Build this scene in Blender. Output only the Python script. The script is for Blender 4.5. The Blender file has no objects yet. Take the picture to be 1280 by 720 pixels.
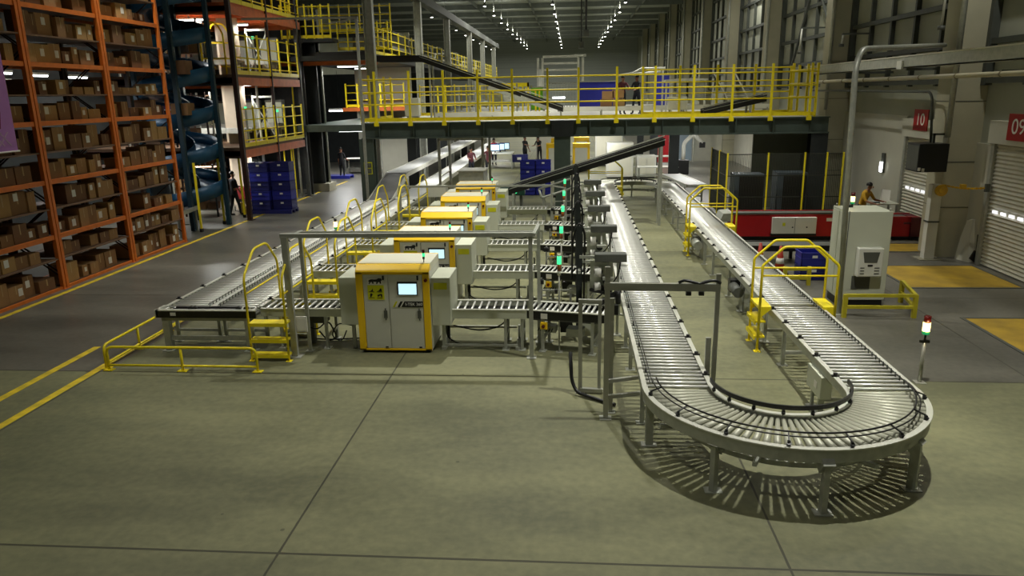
import bpy, bmesh, math, random
from mathutils import Vector, Matrix
random.seed(7)
PI = math.pi
scene = bpy.context.scene
COL = scene.collection

# ------------------------------------------------------------------ materials
MATS = {}
def mat(name, col, rough=0.5, metal=0.0, var=0.08, scale=6.0, emit=None, strength=1.0, bump=0.0, stretch=None, dirt=None):
    if name in MATS: return MATS[name]
    m = bpy.data.materials.new(name); m.use_nodes = True
    nt = m.node_tree; N = nt.nodes; L = nt.links
    b = N['Principled BSDF']
    b.inputs['Roughness'].default_value = rough
    b.inputs['Metallic'].default_value = metal
    tc = N.new('ShaderNodeTexCoord')
    mp = N.new('ShaderNodeMapping'); L.new(tc.outputs['Object'], mp.inputs['Vector'])
    if stretch: mp.inputs['Scale'].default_value = stretch
    nz = N.new('ShaderNodeTexNoise'); nz.inputs['Scale'].default_value = scale; nz.inputs['Detail'].default_value = 4
    L.new(mp.outputs['Vector'], nz.inputs['Vector'])
    rp = N.new('ShaderNodeValToRGB')
    rp.color_ramp.elements[0].position = 0.3; rp.color_ramp.elements[1].position = 0.7
    c0 = dirt if dirt else [max(0, c*(1-var)) for c in col]
    c1 = [min(1, c*(1+var)) for c in col]
    rp.color_ramp.elements[0].color = (*c0, 1); rp.color_ramp.elements[1].color = (*c1, 1)
    L.new(nz.outputs['Fac'], rp.inputs['Fac']); L.new(rp.outputs['Color'], b.inputs['Base Color'])
    if bump:
        bp = N.new('ShaderNodeBump'); bp.inputs['Strength'].default_value = bump
        L.new(nz.outputs['Fac'], bp.inputs['Height']); L.new(bp.outputs['Normal'], b.inputs['Normal'])
    if emit:
        b.inputs['Emission Color'].default_value = (*emit, 1); b.inputs['Emission Strength'].default_value = strength
    MATS[name] = m
    return m

def cvt(r, g, b):          # 0-255 display colour to linear
    f = lambda c: (c/12.92 if c <= 0.04045 else ((c+0.055)/1.055)**2.4)
    return tuple(f(x/255.0) for x in (r, g, b))

GALV = mat('galvanised_steel', cvt(174,176,166), 0.42, 0.35, 0.12, 9)
ALU = mat('aluminium_profile', cvt(176,176,166), 0.38, 0.5, 0.06, 5)
RAIL = mat('bright_conveyor_rail', cvt(214,214,202), 0.35, 0.25, 0.06, 4)
ROLL = mat('steel_roller', cvt(236,236,230), 0.3, 0.35, 0.04, 7)
PVC = mat('grey_sleeved_roller', cvt(188,188,170), 0.4, 0.1, 0.06, 7)
BELT = mat('pale_belt', cvt(205,207,205), 0.5, 0.0, 0.05, 3)
RUB = mat('black_rubber', cvt(26,27,26), 0.55, 0.0, 0.15, 8)
BLK = mat('black_plastic', cvt(20,20,20), 0.4, 0.0, 0.1, 8)
DSTEEL = mat('dark_green_steel', cvt(76,88,80), 0.5, 0.1, 0.12, 2.5)
DSTEEL2 = mat('dark_charcoal_steel', cvt(48,52,52), 0.5, 0.3, 0.12, 3)
YEL = mat('yellow_paint', cvt(252,228,30), 0.42, 0.0, 0.07, 5)
MYEL = mat('machine_yellow', cvt(255,206,20), 0.36, 0.0, 0.04, 3)
MGREY = mat('machine_light_grey', cvt(210,210,198), 0.42, 0.05, 0.03, 2.5)
MTOP = mat('machine_pale_top', cvt(226,224,206), 0.45, 0.0, 0.03, 2)
CGREY = mat('cabinet_grey', cvt(202,205,186), 0.45, 0.0, 0.03, 2)
DGREY = mat('dark_grey_plastic', cvt(84,86,80), 0.5, 0.0, 0.08, 4)
ORG = mat('orange_rack_paint', cvt(222,118,40), 0.45, 0.0, 0.1, 5)
ORGD = mat('rust_orange_beam', cvt(214,110,52), 0.5, 0.0, 0.12, 4)
SHELF = mat('brown_shelf_board', cvt(120,92,70), 0.7, 0.0, 0.12, 4)
CARD = [mat('cardboard_tan', cvt(164,126,82), 0.8, 0.0, 0.06, 3),
        mat('cardboard_brown', cvt(140,104,66), 0.8, 0.0, 0.07, 3),
        mat('cardboard_ochre', cvt(172,136,84), 0.8, 0.0, 0.06, 3),
        mat('cardboard_dark', cvt(122,88,60), 0.8, 0.0, 0.08, 3)]
PAPER = mat('white_paper', cvt(232,230,222), 0.7, 0.0, 0.03, 9)
TAPE = mat('packing_tape', cvt(182,152,104), 0.35, 0.0, 0.04, 9)
BLUE = mat('blue_crate_plastic', cvt(38,44,150), 0.42, 0.0, 0.08, 4)
BLUED = mat('dark_blue_crate_plastic', cvt(30,34,104), 0.45, 0.0, 0.08, 4)
CHUTE = mat('spiral_blue_paint', cvt(24,74,106), 0.38, 0.1, 0.12, 3)
CHUTEP = mat('slate_blue_post', cvt(26,56,70), 0.5, 0.1, 0.12, 3)
RED = mat('red_machine_paint', cvt(178,14,26), 0.4, 0.0, 0.06, 3)
REDS = mat('red_sign_board', cvt(160,18,24), 0.5, 0.0, 0.04, 4)
WHITE = mat('white_paint', cvt(222,222,212), 0.5, 0.0, 0.05, 3)
CREAM = mat('cream_column', cvt(196,180,158), 0.6, 0.0, 0.06, 3)
BROWNP = mat('dark_maroon_post', cvt(54,32,27), 0.5, 0.1, 0.12, 4)
CONC = mat('wall_concrete', cvt(150,146,128), 0.85, 0.0, 0.1, 1.6, bump=0.05)
CONCD = mat('column_cladding', cvt(178,174,150), 0.8, 0.0, 0.08, 1.2)
PANEL = mat('wall_panel_grey', cvt(172,174,158), 0.7, 0.0, 0.07, 1.0)
GIRT = mat('wall_girt_dark', cvt(78,82,76), 0.6, 0.1, 0.1, 3)
PLAST = mat('pale_wall_plaster', cvt(196,194,178), 0.8, 0.0, 0.05, 1.5)
CEIL = mat('ceiling_deck', cvt(172,178,170), 0.7, 0.0, 0.08, 0.6)
CEILB = mat('ceiling_purlin', cvt(118,124,118), 0.6, 0.1, 0.1, 2)
SHUT = mat('roller_shutter_slats', cvt(206,204,188), 0.45, 0.2, 0.05, 3)
GREEN = mat('dark_green_plastic', cvt(24,70,58), 0.5, 0.0, 0.1, 4)
LIME = mat('lime_green_panel', cvt(104,180,30), 0.5, 0.0, 0.08, 4)
STKY = mat('yellow_sticker', cvt(206,206,20), 0.5, 0.0, 0.05, 9)
MESH = mat('dark_mesh_panel', cvt(58,60,50), 0.6, 0.1, 0.15, 40)
SKIN = mat('skin', cvt(150,104,78), 0.55, 0.0, 0.04, 12)
HAIR = mat('dark_hair', cvt(22,18,16), 0.6, 0.0, 0.2, 30)
CL_BLACK = mat('black_clothing', cvt(28,29,32), 0.85, 0.0, 0.15, 10)
CL_DARK = mat('dark_grey_clothing', cvt(48,50,54), 0.85, 0.0, 0.12, 10)
CL_MAROON = mat('maroon_clothing', cvt(92,44,50), 0.85, 0.0, 0.12, 10)
CL_RED = mat('red_clothing', cvt(186,28,56), 0.85, 0.0, 0.08, 10)
CL_YEL = mat('mustard_jacket', cvt(196,150,34), 0.8, 0.0, 0.1, 10)
CL_JEAN = mat('dark_trousers', cvt(36,40,52), 0.85, 0.0, 0.12, 10)
SHOE = mat('dark_shoes', cvt(24,22,20), 0.6, 0.0, 0.1, 10)
PURP = mat('purple_banner', cvt(196,134,220), 0.6, 0.0, 0.06, 2)
MAGE = mat('magenta_print', cvt(140,24,92), 0.6, 0.0, 0.08, 5)
LILAC = mat('lilac_print', cvt(206,170,214), 0.6, 0.0, 0.06, 5)
FLOORY = mat('floor_paint_yellow', cvt(236,206,40), 0.55, 0.0, 0.12, 5, dirt=cvt(196,172,44))
MATY = mat('ochre_floor_paint', cvt(186,152,44), 0.6, 0.0, 0.1, 1.6, dirt=cvt(150,122,44))
SCREEN = mat('lit_screen', (0.35,0.6,0.7), 0.3, 0, 0.02, 9, emit=cvt(206,246,254), strength=1.35)
LED_G = mat('green_lamp', (0.05,0.5,0.2), 0.3, 0, 0.02, 9, emit=(0.06,1.0,0.36), strength=1.6)
LED_A = mat('amber_lamp', (0.8,0.5,0.1), 0.3, 0, 0.02, 9, emit=(1.0,0.72,0.25), strength=6.0)
LED_R = mat('dark_red_lens', cvt(92,18,16), 0.25, 0, 0.05, 9)
LED_GD = mat('green_lens', cvt(20,110,60), 0.25, 0, 0.05, 9, emit=(0.03,0.6,0.2), strength=0.5)
ORL = mat('orange_lens', cvt(150,84,30), 0.3, 0, 0.05, 9)
LAMP = mat('lamp_diffuser', (0.9,0.9,0.9), 0.4, 0, 0.01, 9, emit=(1.0,0.98,0.9), strength=14.0)
TUBE = mat('tube_light', (0.9,0.9,0.9), 0.4, 0, 0.01, 9, emit=(0.95,1.0,1.0), strength=9.0)
DAY = mat('daylight_slot', (0.9,0.9,0.9), 0.4, 0, 0.01, 9, emit=(0.95,0.95,1.0), strength=1.6)
COPPER = mat('brown_pipe', cvt(150,140,110), 0.5, 0.2, 0.08, 5)
CONE = mat('traffic_cone_red', cvt(176,52,34), 0.5, 0.0, 0.05, 5)
HOSE = mat('yellow_chain', cvt(214,170,30), 0.45, 0.0, 0.1, 20)

# ------------------------------------------------------------------ mesh builder
class MB:
    def __init__(s): s.v=[]; s.f=[]; s.sm=[]; s.mi=[]; s.m=0
    def add(s, vs, fs, smooth=False):
        o=len(s.v); s.v.extend([tuple(x) for x in vs])
        for f in fs:
            s.f.append(tuple(i+o for i in f)); s.sm.append(smooth); s.mi.append(s.m)
        return s
    def box(s,x0,x1,y0,y1,z0,z1):
        if x0>x1:x0,x1=x1,x0
        if y0>y1:y0,y1=y1,y0
        if z0>z1:z0,z1=z1,z0
        return s.add([(x0,y0,z0),(x1,y0,z0),(x1,y1,z0),(x0,y1,z0),(x0,y0,z1),(x1,y0,z1),(x1,y1,z1),(x0,y1,z1)],
              [(0,3,2,1),(4,5,6,7),(0,1,5,4),(1,2,6,5),(2,3,7,6),(3,0,4,7)])
    def cbox(s,c,d): return s.box(c[0]-d[0]/2,c[0]+d[0]/2,c[1]-d[1]/2,c[1]+d[1]/2,c[2]-d[2]/2,c[2]+d[2]/2)
    def bar(s,p0,p1,w,h,up=(0,0,1)):
        p0=Vector(p0);p1=Vector(p1);d=(p1-p0).normalized();u=Vector(up)
        if abs(d.dot(u))>0.99: u=Vector((0,1,0))
        r=d.cross(u).normalized();u=r.cross(d).normalized()
        vs=[]
        for p in (p0,p1):
            for a,b in((-1,-1),(1,-1),(1,1),(-1,1)): vs.append(p+r*(a*w/2)+u*(b*h/2))
        return s.add(vs,[(3,2,1,0),(4,5,6,7),(0,1,5,4),(1,2,6,5),(2,3,7,6),(3,0,4,7)])
    def cyl(s,p0,p1,r0,r1=None,n=10):
        r1=r0 if r1 is None else r1
        p0=Vector(p0);p1=Vector(p1);d=(p1-p0).normalized();a=Vector((0,0,1)) if abs(d.z)<0.9 else Vector((1,0,0))
        x=d.cross(a).normalized();y=d.cross(x)
        vs=[]
        for p,r in((p0,r0),(p1,r1)):
            for i in range(n):
                t=2*PI*i/n; vs.append(p+x*(r*math.cos(t))+y*(r*math.sin(t)))
        s.add(vs,[(i,n+i,n+(i+1)%n,(i+1)%n) for i in range(n)],True)
        o=len(s.v)-2*n
        s.f.append(tuple(o+i for i in range(n))); s.sm.append(False); s.mi.append(s.m)
        s.f.append(tuple(o+n+i for i in reversed(range(n)))); s.sm.append(False); s.mi.append(s.m)
        return s
    def tube(s,pts,r,n=8,closed=False):
        P=[Vector(p) for p in pts]; k=len(P)
        tg=[]
        for i in range(k):
            if closed: t=P[(i+1)%k]-P[i-1]
            else: t=P[min(i+1,k-1)]-P[max(i-1,0)]
            tg.append(t.normalized())
        a=Vector((0,0,1)) if abs(tg[0].z)<0.9 else Vector((1,0,0))
        x=tg[0].cross(a).normalized(); vs=[]
        for i in range(k):
            x=(x-tg[i]*x.dot(tg[i])).normalized(); y=tg[i].cross(x)
            for j in range(n):
                t=2*PI*j/n; vs.append(P[i]+x*(r*math.cos(t))+y*(r*math.sin(t)))
        fs=[]
        for i in range(k if closed else k-1):
            i2=(i+1)%k
            for j in range(n): fs.append((i*n+j,i*n+(j+1)%n,i2*n+(j+1)%n,i2*n+j))
        s.add(vs,fs,True)
        if not closed:
            o=len(s.v)-k*n
            s.f.append(tuple(o+j for j in reversed(range(n))));s.sm.append(False);s.mi.append(s.m)
            s.f.append(tuple(o+(k-1)*n+j for j in range(n)));s.sm.append(False);s.mi.append(s.m)
        return s
    def prism(s,poly,axis,a0,a1):
        # poly: 2d points in the plane normal to axis ('x': (y,z), 'y': (x,z), 'z': (x,y))
        def mk(p,a): return {'x':(a,p[0],p[1]),'y':(p[0],a,p[1]),'z':(p[0],p[1],a)}[axis]
        n=len(poly); vs=[mk(p,a0) for p in poly]+[mk(p,a1) for p in poly]
        fs=[tuple(range(n)),tuple(reversed(range(n,2*n)))]+[(i,n+i,n+(i+1)%n,(i+1)%n) for i in range(n)]
        return s.add(vs,fs)
    def arcbar(s,c,r0,r1,a0,a1,z0,z1,n=24):
        vs=[]
        for i in range(n+1):
            t=a0+(a1-a0)*i/n; ct,st=math.cos(t),math.sin(t)
            vs+= [(c[0]+r0*ct,c[1]+r0*st,z0),(c[0]+r1*ct,c[1]+r1*st,z0),(c[0]+r1*ct,c[1]+r1*st,z1),(c[0]+r0*ct,c[1]+r0*st,z1)]
        fs=[(0,1,2,3),(4*n+3,4*n+2,4*n+1,4*n)]
        for i in range(n):
            a=4*i;b=a+4
            fs+=[(a,b,b+1,a+1),(a+1,b+1,b+2,a+2),(a+2,b+2,b+3,a+3),(a+3,b+3,b,a)]
        return s.add(vs,fs)
    def lathe(s,c,prof,n=16):
        vs=[];k=len(prof)
        for r,z in prof:
            for j in range(n):
                t=2*PI*j/n; vs.append((c[0]+r*math.cos(t),c[1]+r*math.sin(t),c[2]+z))
        fs=[(i*n+j,i*n+(j+1)%n,(i+1)*n+(j+1)%n,(i+1)*n+j) for i in range(k-1) for j in range(n)]
        s.add(vs,fs,True)
        o=len(s.v)-k*n
        s.f.append(tuple(o+j for j in reversed(range(n))));s.sm.append(False);s.mi.append(s.m)
        s.f.append(tuple(o+(k-1)*n+j for j in range(n)));s.sm.append(False);s.mi.append(s.m)
        return s

def fix(o):
    bm=bmesh.new(); bm.from_mesh(o.data); bmesh.ops.recalc_face_normals(bm,faces=bm.faces); bm.to_mesh(o.data); bm.free()
def wloc(o):
    l=Vector(o.location)
    while o.parent: o=o.parent; l+=Vector(o.location)
    return l
def obj(name, mb, m, parent=None, origin=None, bevel=0.0, label=None):
    """One mesh object; mb is in world metres, re-centred on origin (or the parent's place)."""
    org = Vector(origin) if origin is not None else (Vector((0,0,0)) if parent is None else wloc(parent))
    me=bpy.data.meshes.new(name)
    me.from_pydata([(v[0]-org.x,v[1]-org.y,v[2]-org.z) for v in mb.v],[],mb.f)
    for mm in (m if isinstance(m,(list,tuple)) else [m]): me.materials.append(mm)
    me.polygons.foreach_set('use_smooth',mb.sm); me.polygons.foreach_set('material_index',mb.mi)
    me.update()
    o=bpy.data.objects.new(name,me); COL.objects.link(o)
    fix(o)
    if parent is not None:
        o.parent=parent; o.location=org-wloc(parent)
    else: o.location=org
    if bevel:
        b=o.modifiers.new('bevel','BEVEL'); b.width=bevel; b.segments=2; b.limit_method='ANGLE'
    if label: o['label']=label
    return o
def share(name, mesh, parent, loc, rot=(0,0,0)):
    o=bpy.data.objects.new(name,mesh); COL.objects.link(o); o.parent=parent; o.location=loc; o.rotation_euler=rot
    return o
def tag(o,label,cat,group=None,kind=None):
    o['label']=label; o['category']=cat
    if group:o['group']=group
    if kind:o['kind']=kind
    return o
def thing(name,label,cat,loc=(0,0,0),group=None):
    o=bpy.data.objects.new(name,None); COL.objects.link(o); o.location=loc; o.empty_display_size=0.2
    return tag(o,label,cat,group)
def struct(name,mb,m,origin=None,label=None,cat=None):
    o=obj(name,mb,m,None,origin); o['kind']='structure'
    if label:o['label']=label
    if cat:o['category']=cat
    return o
def copy_tree(o,parent=None,off=(0,0,0)):
    c=o.copy(); COL.objects.link(c)
    if parent is not None:c.parent=parent
    else:c.location=Vector(o.location)+Vector(off)
    for ch in list(o.children): copy_tree(ch,c)
    return c
def fillet(pts,r,n=5):
    P=[Vector(p) for p in pts]; out=[P[0]]
    for i in range(1,len(P)-1):
        a=(P[i-1]-P[i]);b=(P[i+1]-P[i]); la,lb=a.length,b.length
        rr=min(r,la*0.45,lb*0.45); A=P[i]+a.normalized()*rr;B=P[i]+b.normalized()*rr
        for k in range(n+1):
            t=k/n; out.append(A*(1-t)**2+P[i]*2*t*(1-t)+B*t*t)
    out.append(P[-1]); return out
ORD=['first','second','third','fourth','fifth','sixth','seventh','eighth','ninth','tenth','eleventh','twelfth','thirteenth','fourteenth','fifteenth']
def text_mesh(body,size,depth=0.002):
    cu=bpy.data.curves.new('lettering','FONT'); cu.body=body; cu.size=size; cu.extrude=depth; cu.align_x='CENTER'; cu.align_y='CENTER'
    t=bpy.data.objects.new('lettering',cu); COL.objects.link(t)
    dg=bpy.context.evaluated_depsgraph_get(); me=bpy.data.meshes.new_from_object(t.evaluated_get(dg))
    bpy.data.objects.remove(t); return me
# ------------------------------------------------------------------ camera
F_PX=923.1; PIT=0.257115; YAW=0.081856; ROL=-0.017951
fwd=Vector((-math.sin(YAW)*math.cos(PIT),math.cos(YAW)*math.cos(PIT),-math.sin(PIT)))
rt=Vector((math.cos(YAW),math.sin(YAW),0)); up=rt.cross(fwd)
r2=rt*math.cos(ROL)+up*math.sin(ROL); u2=-rt*math.sin(ROL)+up*math.cos(ROL)
cam=bpy.data.cameras.new('camera'); cam.sensor_width=36; cam.lens=F_PX/1280*36; cam.clip_end=400
co=bpy.data.objects.new('camera',cam); COL.objects.link(co)
co.matrix_world=Matrix(((r2.x,u2.x,-fwd.x,0),(r2.y,u2.y,-fwd.y,0),(r2.z,u2.z,-fwd.z,4.5),(0,0,0,1)))
scene.camera=co

# ------------------------------------------------------------------ floor
def floor_material():
    m=bpy.data.materials.new('polished_concrete_floor'); m.use_nodes=True
    nt=m.node_tree;N=nt.nodes;L=nt.links;b=N['Principled BSDF']
    tc=N.new('ShaderNodeTexCoord'); sp=N.new('ShaderNodeSeparateXYZ'); L.new(tc.outputs['Object'],sp.inputs[0])
    def math_(op,a,c=None,d=None):
        n=N.new('ShaderNodeMath'); n.operation=op
        for i,x in enumerate((a,c,d)):
            if x is None: continue
            if isinstance(x,(int,float)): n.inputs[i].default_value=x
            else: L.new(x,n.inputs[i])
        return n.outputs[0]
    X=sp.outputs[0];Y=sp.outputs[1]
    # slab-to-slab difference: newer olive slabs in front and along the sorter, older dark ones in the aisle and dock
    back=math_('GREATER_THAN',Y,11.35)
    left=math_('LESS_THAN',X,-7.95); right=math_('GREATER_THAN',X,5.25)
    dark=math_('MULTIPLY',back,math_('MAXIMUM',left,right))
    n1=N.new('ShaderNodeTexNoise'); n1.inputs['Scale'].default_value=0.45; n1.inputs['Detail'].default_value=6; n1.inputs['Roughness'].default_value=0.62
    mp=N.new('ShaderNodeMapping'); mp.inputs['Scale'].default_value=(0.5,1.3,1); L.new(tc.outputs['Object'],mp.inputs[0]); L.new(mp.outputs[0],n1.inputs['Vector'])
    n2=N.new('ShaderNodeTexNoise'); n2.inputs['Scale'].default_value=9; n2.inputs['Detail'].default_value=5; L.new(tc.outputs['Object'],n2.inputs['Vector'])
    def ramp(fac,a,c,p0=.3,p1=.72):
        r=N.new('ShaderNodeValToRGB'); r.color_ramp.elements[0].position=p0; r.color_ramp.elements[1].position=p1
        r.color_ramp.elements[0].color=(*a,1); r.color_ramp.elements[1].color=(*c,1); L.new(fac,r.inputs[0]); return r.outputs[0]
    def mix(fac,a,c,mode='MIX'):
        n=N.new('ShaderNodeMix'); n.data_type='RGBA'; n.blend_type=mode
        if isinstance(fac,(int,float)): n.inputs[0].default_value=fac
        else: L.new(fac,n.inputs[0])
        for i,x in ((6,a),(7,c)):
            if isinstance(x,tuple): n.inputs[i].default_value=(*x,1)
            else: L.new(x,n.inputs[i])
        return n.outputs[2]
    nf=math_('ADD',math_('MULTIPLY',n1.outputs[0],.75),math_('MULTIPLY',n2.outputs[0],.25))
    light=ramp(nf,cvt(97,98,74),cvt(136,135,101),.38,.64)
    drk=ramp(nf,cvt(84,83,76),cvt(122,119,108),.36,.66)
    col=mix(dark,light,drk)
    # sawn joints
    def joint(v,off,step,w):
        t=math_('DIVIDE',math_('SUBTRACT',v,off),step)
        fr=math_('ABSOLUTE',math_('SUBTRACT',math_('FRACT',math_('ADD',t,100.5)),.5))
        return math_('LESS_THAN',math_('MULTIPLY',fr,step),w)
    ns=math_('MULTIPLY',math_('SUBTRACT',n2.outputs[0],.5),.015)
    j=math_('MAXIMUM',joint(X,-2.97,5.1,math_('ADD',.013,ns)),joint(Y,6.4,4.95,math_('ADD',.016,ns)))
    col=mix(math_('MULTIPLY',j,.85),col,cvt(50,49,38))
    # specks
    vo=N.new('ShaderNodeTexVoronoi'); vo.inputs['Scale'].default_value=1.1; L.new(tc.outputs['Object'],vo.inputs['Vector'])
    spk=math_('LESS_THAN',vo.outputs['Distance'],.028)
    col=mix(math_('MULTIPLY',spk,.55),col,cvt(60,58,46))
    L.new(col,b.inputs['Base Color'])
    rr=math_('ADD',math_('MULTIPLY',n1.outputs[0],.25),math_('SUBTRACT',.42,math_('MULTIPLY',dark,.2)))
    L.new(rr,b.inputs['Roughness'])
    b.inputs['Specular IOR Level'].default_value=.4
    bp=N.new('ShaderNodeBump'); bp.inputs['Strength'].default_value=.02; L.new(n2.outputs[0],bp.inputs['Height']); L.new(bp.outputs[0],b.inputs['Normal'])
    return m
mb=MB().box(-26,11.4,-14,128,-0.3,0)
struct('floor',mb,floor_material(),label='olive grey concrete slab floor with dark sawn joints',cat='floor')

def paint_line(x0,x1,y0,y1,label):
    o=struct('floor_marking',MB().box(x0,x1,y0,y1,0.0,0.004),FLOORY,origin=((x0+x1)/2,(y0+y1)/2,0)); o['label']=label; o['category']='floor marking'
paint_line(-9.0,-8.86,2,12.6,'outer yellow aisle line on the open floor by the low guardrail')
paint_line(-8.24,-8.1,2,26,'inner yellow aisle line running under the low guardrail')
paint_line(-12.36,-12.22,2,40,'yellow line along the foot of the orange racks')
# dock leveller panels painted ochre, with a steel kerb frame
def dock_pad(x0,x1,y0,y1,label):
    t=thing('floor_marking',label,'floor marking',(x0,y0,0)); t['kind']='structure'
    obj('painted_panel',MB().box(x0,x1,y0,y1,0,0.006),MATY,t)
    k=MB(); w=.07
    k.box(x0-w,x1+w,y0-w,y0,0,.012); k.box(x0-w,x1+w,y1,y1+w,0,.012); k.box(x0-w,x0,y0,y1,0,.012); k.box(x1,x1+w,y0,y1,0,.012)
    obj('kerb_frame',k,DGREY,t)
dock_pad(7.85,10.3,17.2,19.4,'ochre painted floor panel in front of shutter 09')
dock_pad(7.85,10.3,12.2,14.75,'ochre painted floor panel nearest the camera on the dock side')
dock_pad(7.0,10.3,21.2,22.3,'ochre painted floor strip below the red conveyor boom')

# ------------------------------------------------------------------ shell: right wall, back wall, ceiling
def wall_right():
    m=MB().box(10.66,11.3,-14,128,0,13.2)
    struct('wall_right',m,PANEL,label='grey panelled side wall of the hall',cat='wall')
wall_right()
# girts and posts, one run of framing per bay between clad columns
bays=[(21.4+9.75*i,30.25+9.75*i) for i in range(-2,9)]
for i,(a,b) in enumerate(bays):
    g=MB()
    for z in (4.55,5.5,6.6,7.9,9.3,10.7,12.0): g.box(10.5,10.66,a,b,z,z+.14)
    for k in range(1,5):
        y=a+(b-a)*k/5; g.box(10.52,10.66,y-.06,y+.06,4.5,13)
    g.box(10.45,10.66,a,a+.15,4.5,13); g.box(10.45,10.66,b-.15,b,4.5,13)
    if i in (3,):                                    # diagonal bracing
        g.bar((10.5,a+.2,5.6),(10.5,b-2.5,11.5),.1,.1); g.bar((10.45,b-2.5,5.6),(10.45,a+2.0,11.5),.1,.1)
    s=struct('trim_%d'%(i+1),g,GIRT,origin=(10.6,a,0))
# lower wall strip (pale plaster)
for i,(a,b) in enumerate(bays):
    s=struct('wall_panel',MB().box(10.56,10.66,a,b,0,3.05) if i not in (1,2) else MB().box(10.56,10.66,a,14.2,0,3.05).box(10.58,10.66,19.75,b,0,3.05) if i==1 else MB().box(10.58,10.66,24.8,b,0,3.6),PLAST)
for i in range(-2,10):
    y0=20.5+9.75*i
    p=MB().box(9.83,10.66,y0,y0+.9,0,13); p.m=1
    for z in (1.35,2.55,4.1): p.box(9.823,10.66,y0-.007,y0+.9,z,z+.02)
    p.m=0
    s=struct('pillar',p,[CONCD,DGREY],origin=(10.3,y0+.45,0)); s['category']='pillar'
    s['label']=('concrete clad wall pillar between shutters 09 and 10' if i==0 else 'concrete clad wall pillar, number %d along the side wall beyond shutter 10'%i if i>0 else 'concrete clad wall pillar on the dock side out of frame')
    if i>=0:
        q=struct('trim_pipe',MB().cyl((9.8,y0-.03,3.2 if i==0 else 3.7),(9.8,y0-.03,13),.07,n=10),GALV)
def shutter(n,y0,y1,z1,plane=10.6):
    t=bpy.data.objects.new('door_%d'%n,None); COL.objects.link(t); t.location=(plane,(y0+y1)/2,0); t['kind']='structure'
    t['label']='ribbed roller shutter door below sign %s'%('09' if n==1 else '10'); t['category']='door'
    c=MB(); pitch=.1; k=int(z1/pitch)
    poly=[]
    for j in range(k):
        z=j*pitch; poly+= [(-.02,z),(-.055,z+.03),(-.055,z+.07),(-.02,z+.1)]
    for j in range(k):
        z=j*pitch
        c.add([(plane-.0,y0,z),(plane-.0,y1,z),(plane-.045,y0,z+.05),(plane-.045,y1,z+.05),(plane,y0,z+.1),(plane,y1,z+.1)],[(0,1,3,2),(2,3,5,4)])
    c.box(plane,plane+.05,y0,y1,0,z1)
    obj('curtain',c,SHUT,t)
    for y in (y0,y1): obj('guide_rail',MB().box(plane-.1,plane+.06,y-.07,y+.07,0,z1),GALV,t)
    obj('shutter_box',MB().box(plane-.16,plane+.06,y0-.15,y1+.15,z1,z1+.55),PLAST,t)
    for k in range(10):
        y=y1-.42-k*.36
        if y<y0+.2: break
        obj('daylight_slot',MB().box(plane-.062,plane-.03,y-.1,y+.1,1.40,1.47),DAY,t)
shutter(1,14.4,19.6,3.1); shutter(2,21.5,24.6,3.0)

struct('wall_back',MB().box(-26,11.4,126,126.5,0,13.6),mat('back_wall_sheet',cvt(158,164,158),.6,.0,.1,1.2,stretch=(.05,1,6)),label='dark grey sheeted far end wall',cat='wall')
struct('wall_left',MB().box(-26.4,-26,-14,128,0,13.6),PANEL,label='far side wall behind the orange racks',cat='wall')
struct('wall_front',MB().box(-26,11.4,-14.4,-14,0,13.6),PANEL,label='end wall behind the camera',cat='wall')
struct('ceiling',MB().box(-26,11.4,-14,128,12.9,13.3),CEIL,label='grey metal deck ceiling with dark purlins',cat='ceiling')
for i in range(19):
    y=6.8+6.9*i-14
    struct('ceiling_beam',MB().box(-26,10.6,y-.1,y+.1,12.45,12.9),CEILB,origin=(0,y,12.6))
for x in (-9.1,-3.9,1.3,6.7):
    struct('ceiling_beam',MB().box(x-.06,x+.06,-14,126,12.55,12.85),CEILB,origin=(x,50,12.6))
# long gutter girder on grey columns
struct('ceiling_beam',MB().box(-8.25,-7.85,24,84,9.3,9.7).box(-8.3,-7.8,24,84,9.25,9.3),GIRT,origin=(-8,50,9.3),label='long grey girder carried on the grey columns beyond the bridge',cat='beam')
for i,y in enumerate((30.6,40.6,50,61,70,80)):
    c=MB().box(-8.2,-7.9,y-.04,y+.04,0,9.25).box(-8.24,-8.2,y-.16,y+.16,0,9.25).box(-7.9,-7.86,y-.16,y+.16,0,9.25).box(-8.35,-7.75,y-.3,y+.3,0,.03)
    s=struct('column',c,GALV,origin=(-8.05,y,0),label='light grey steel column under the long girder, %s from the bridge'%ORD[i],cat='column')

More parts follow.
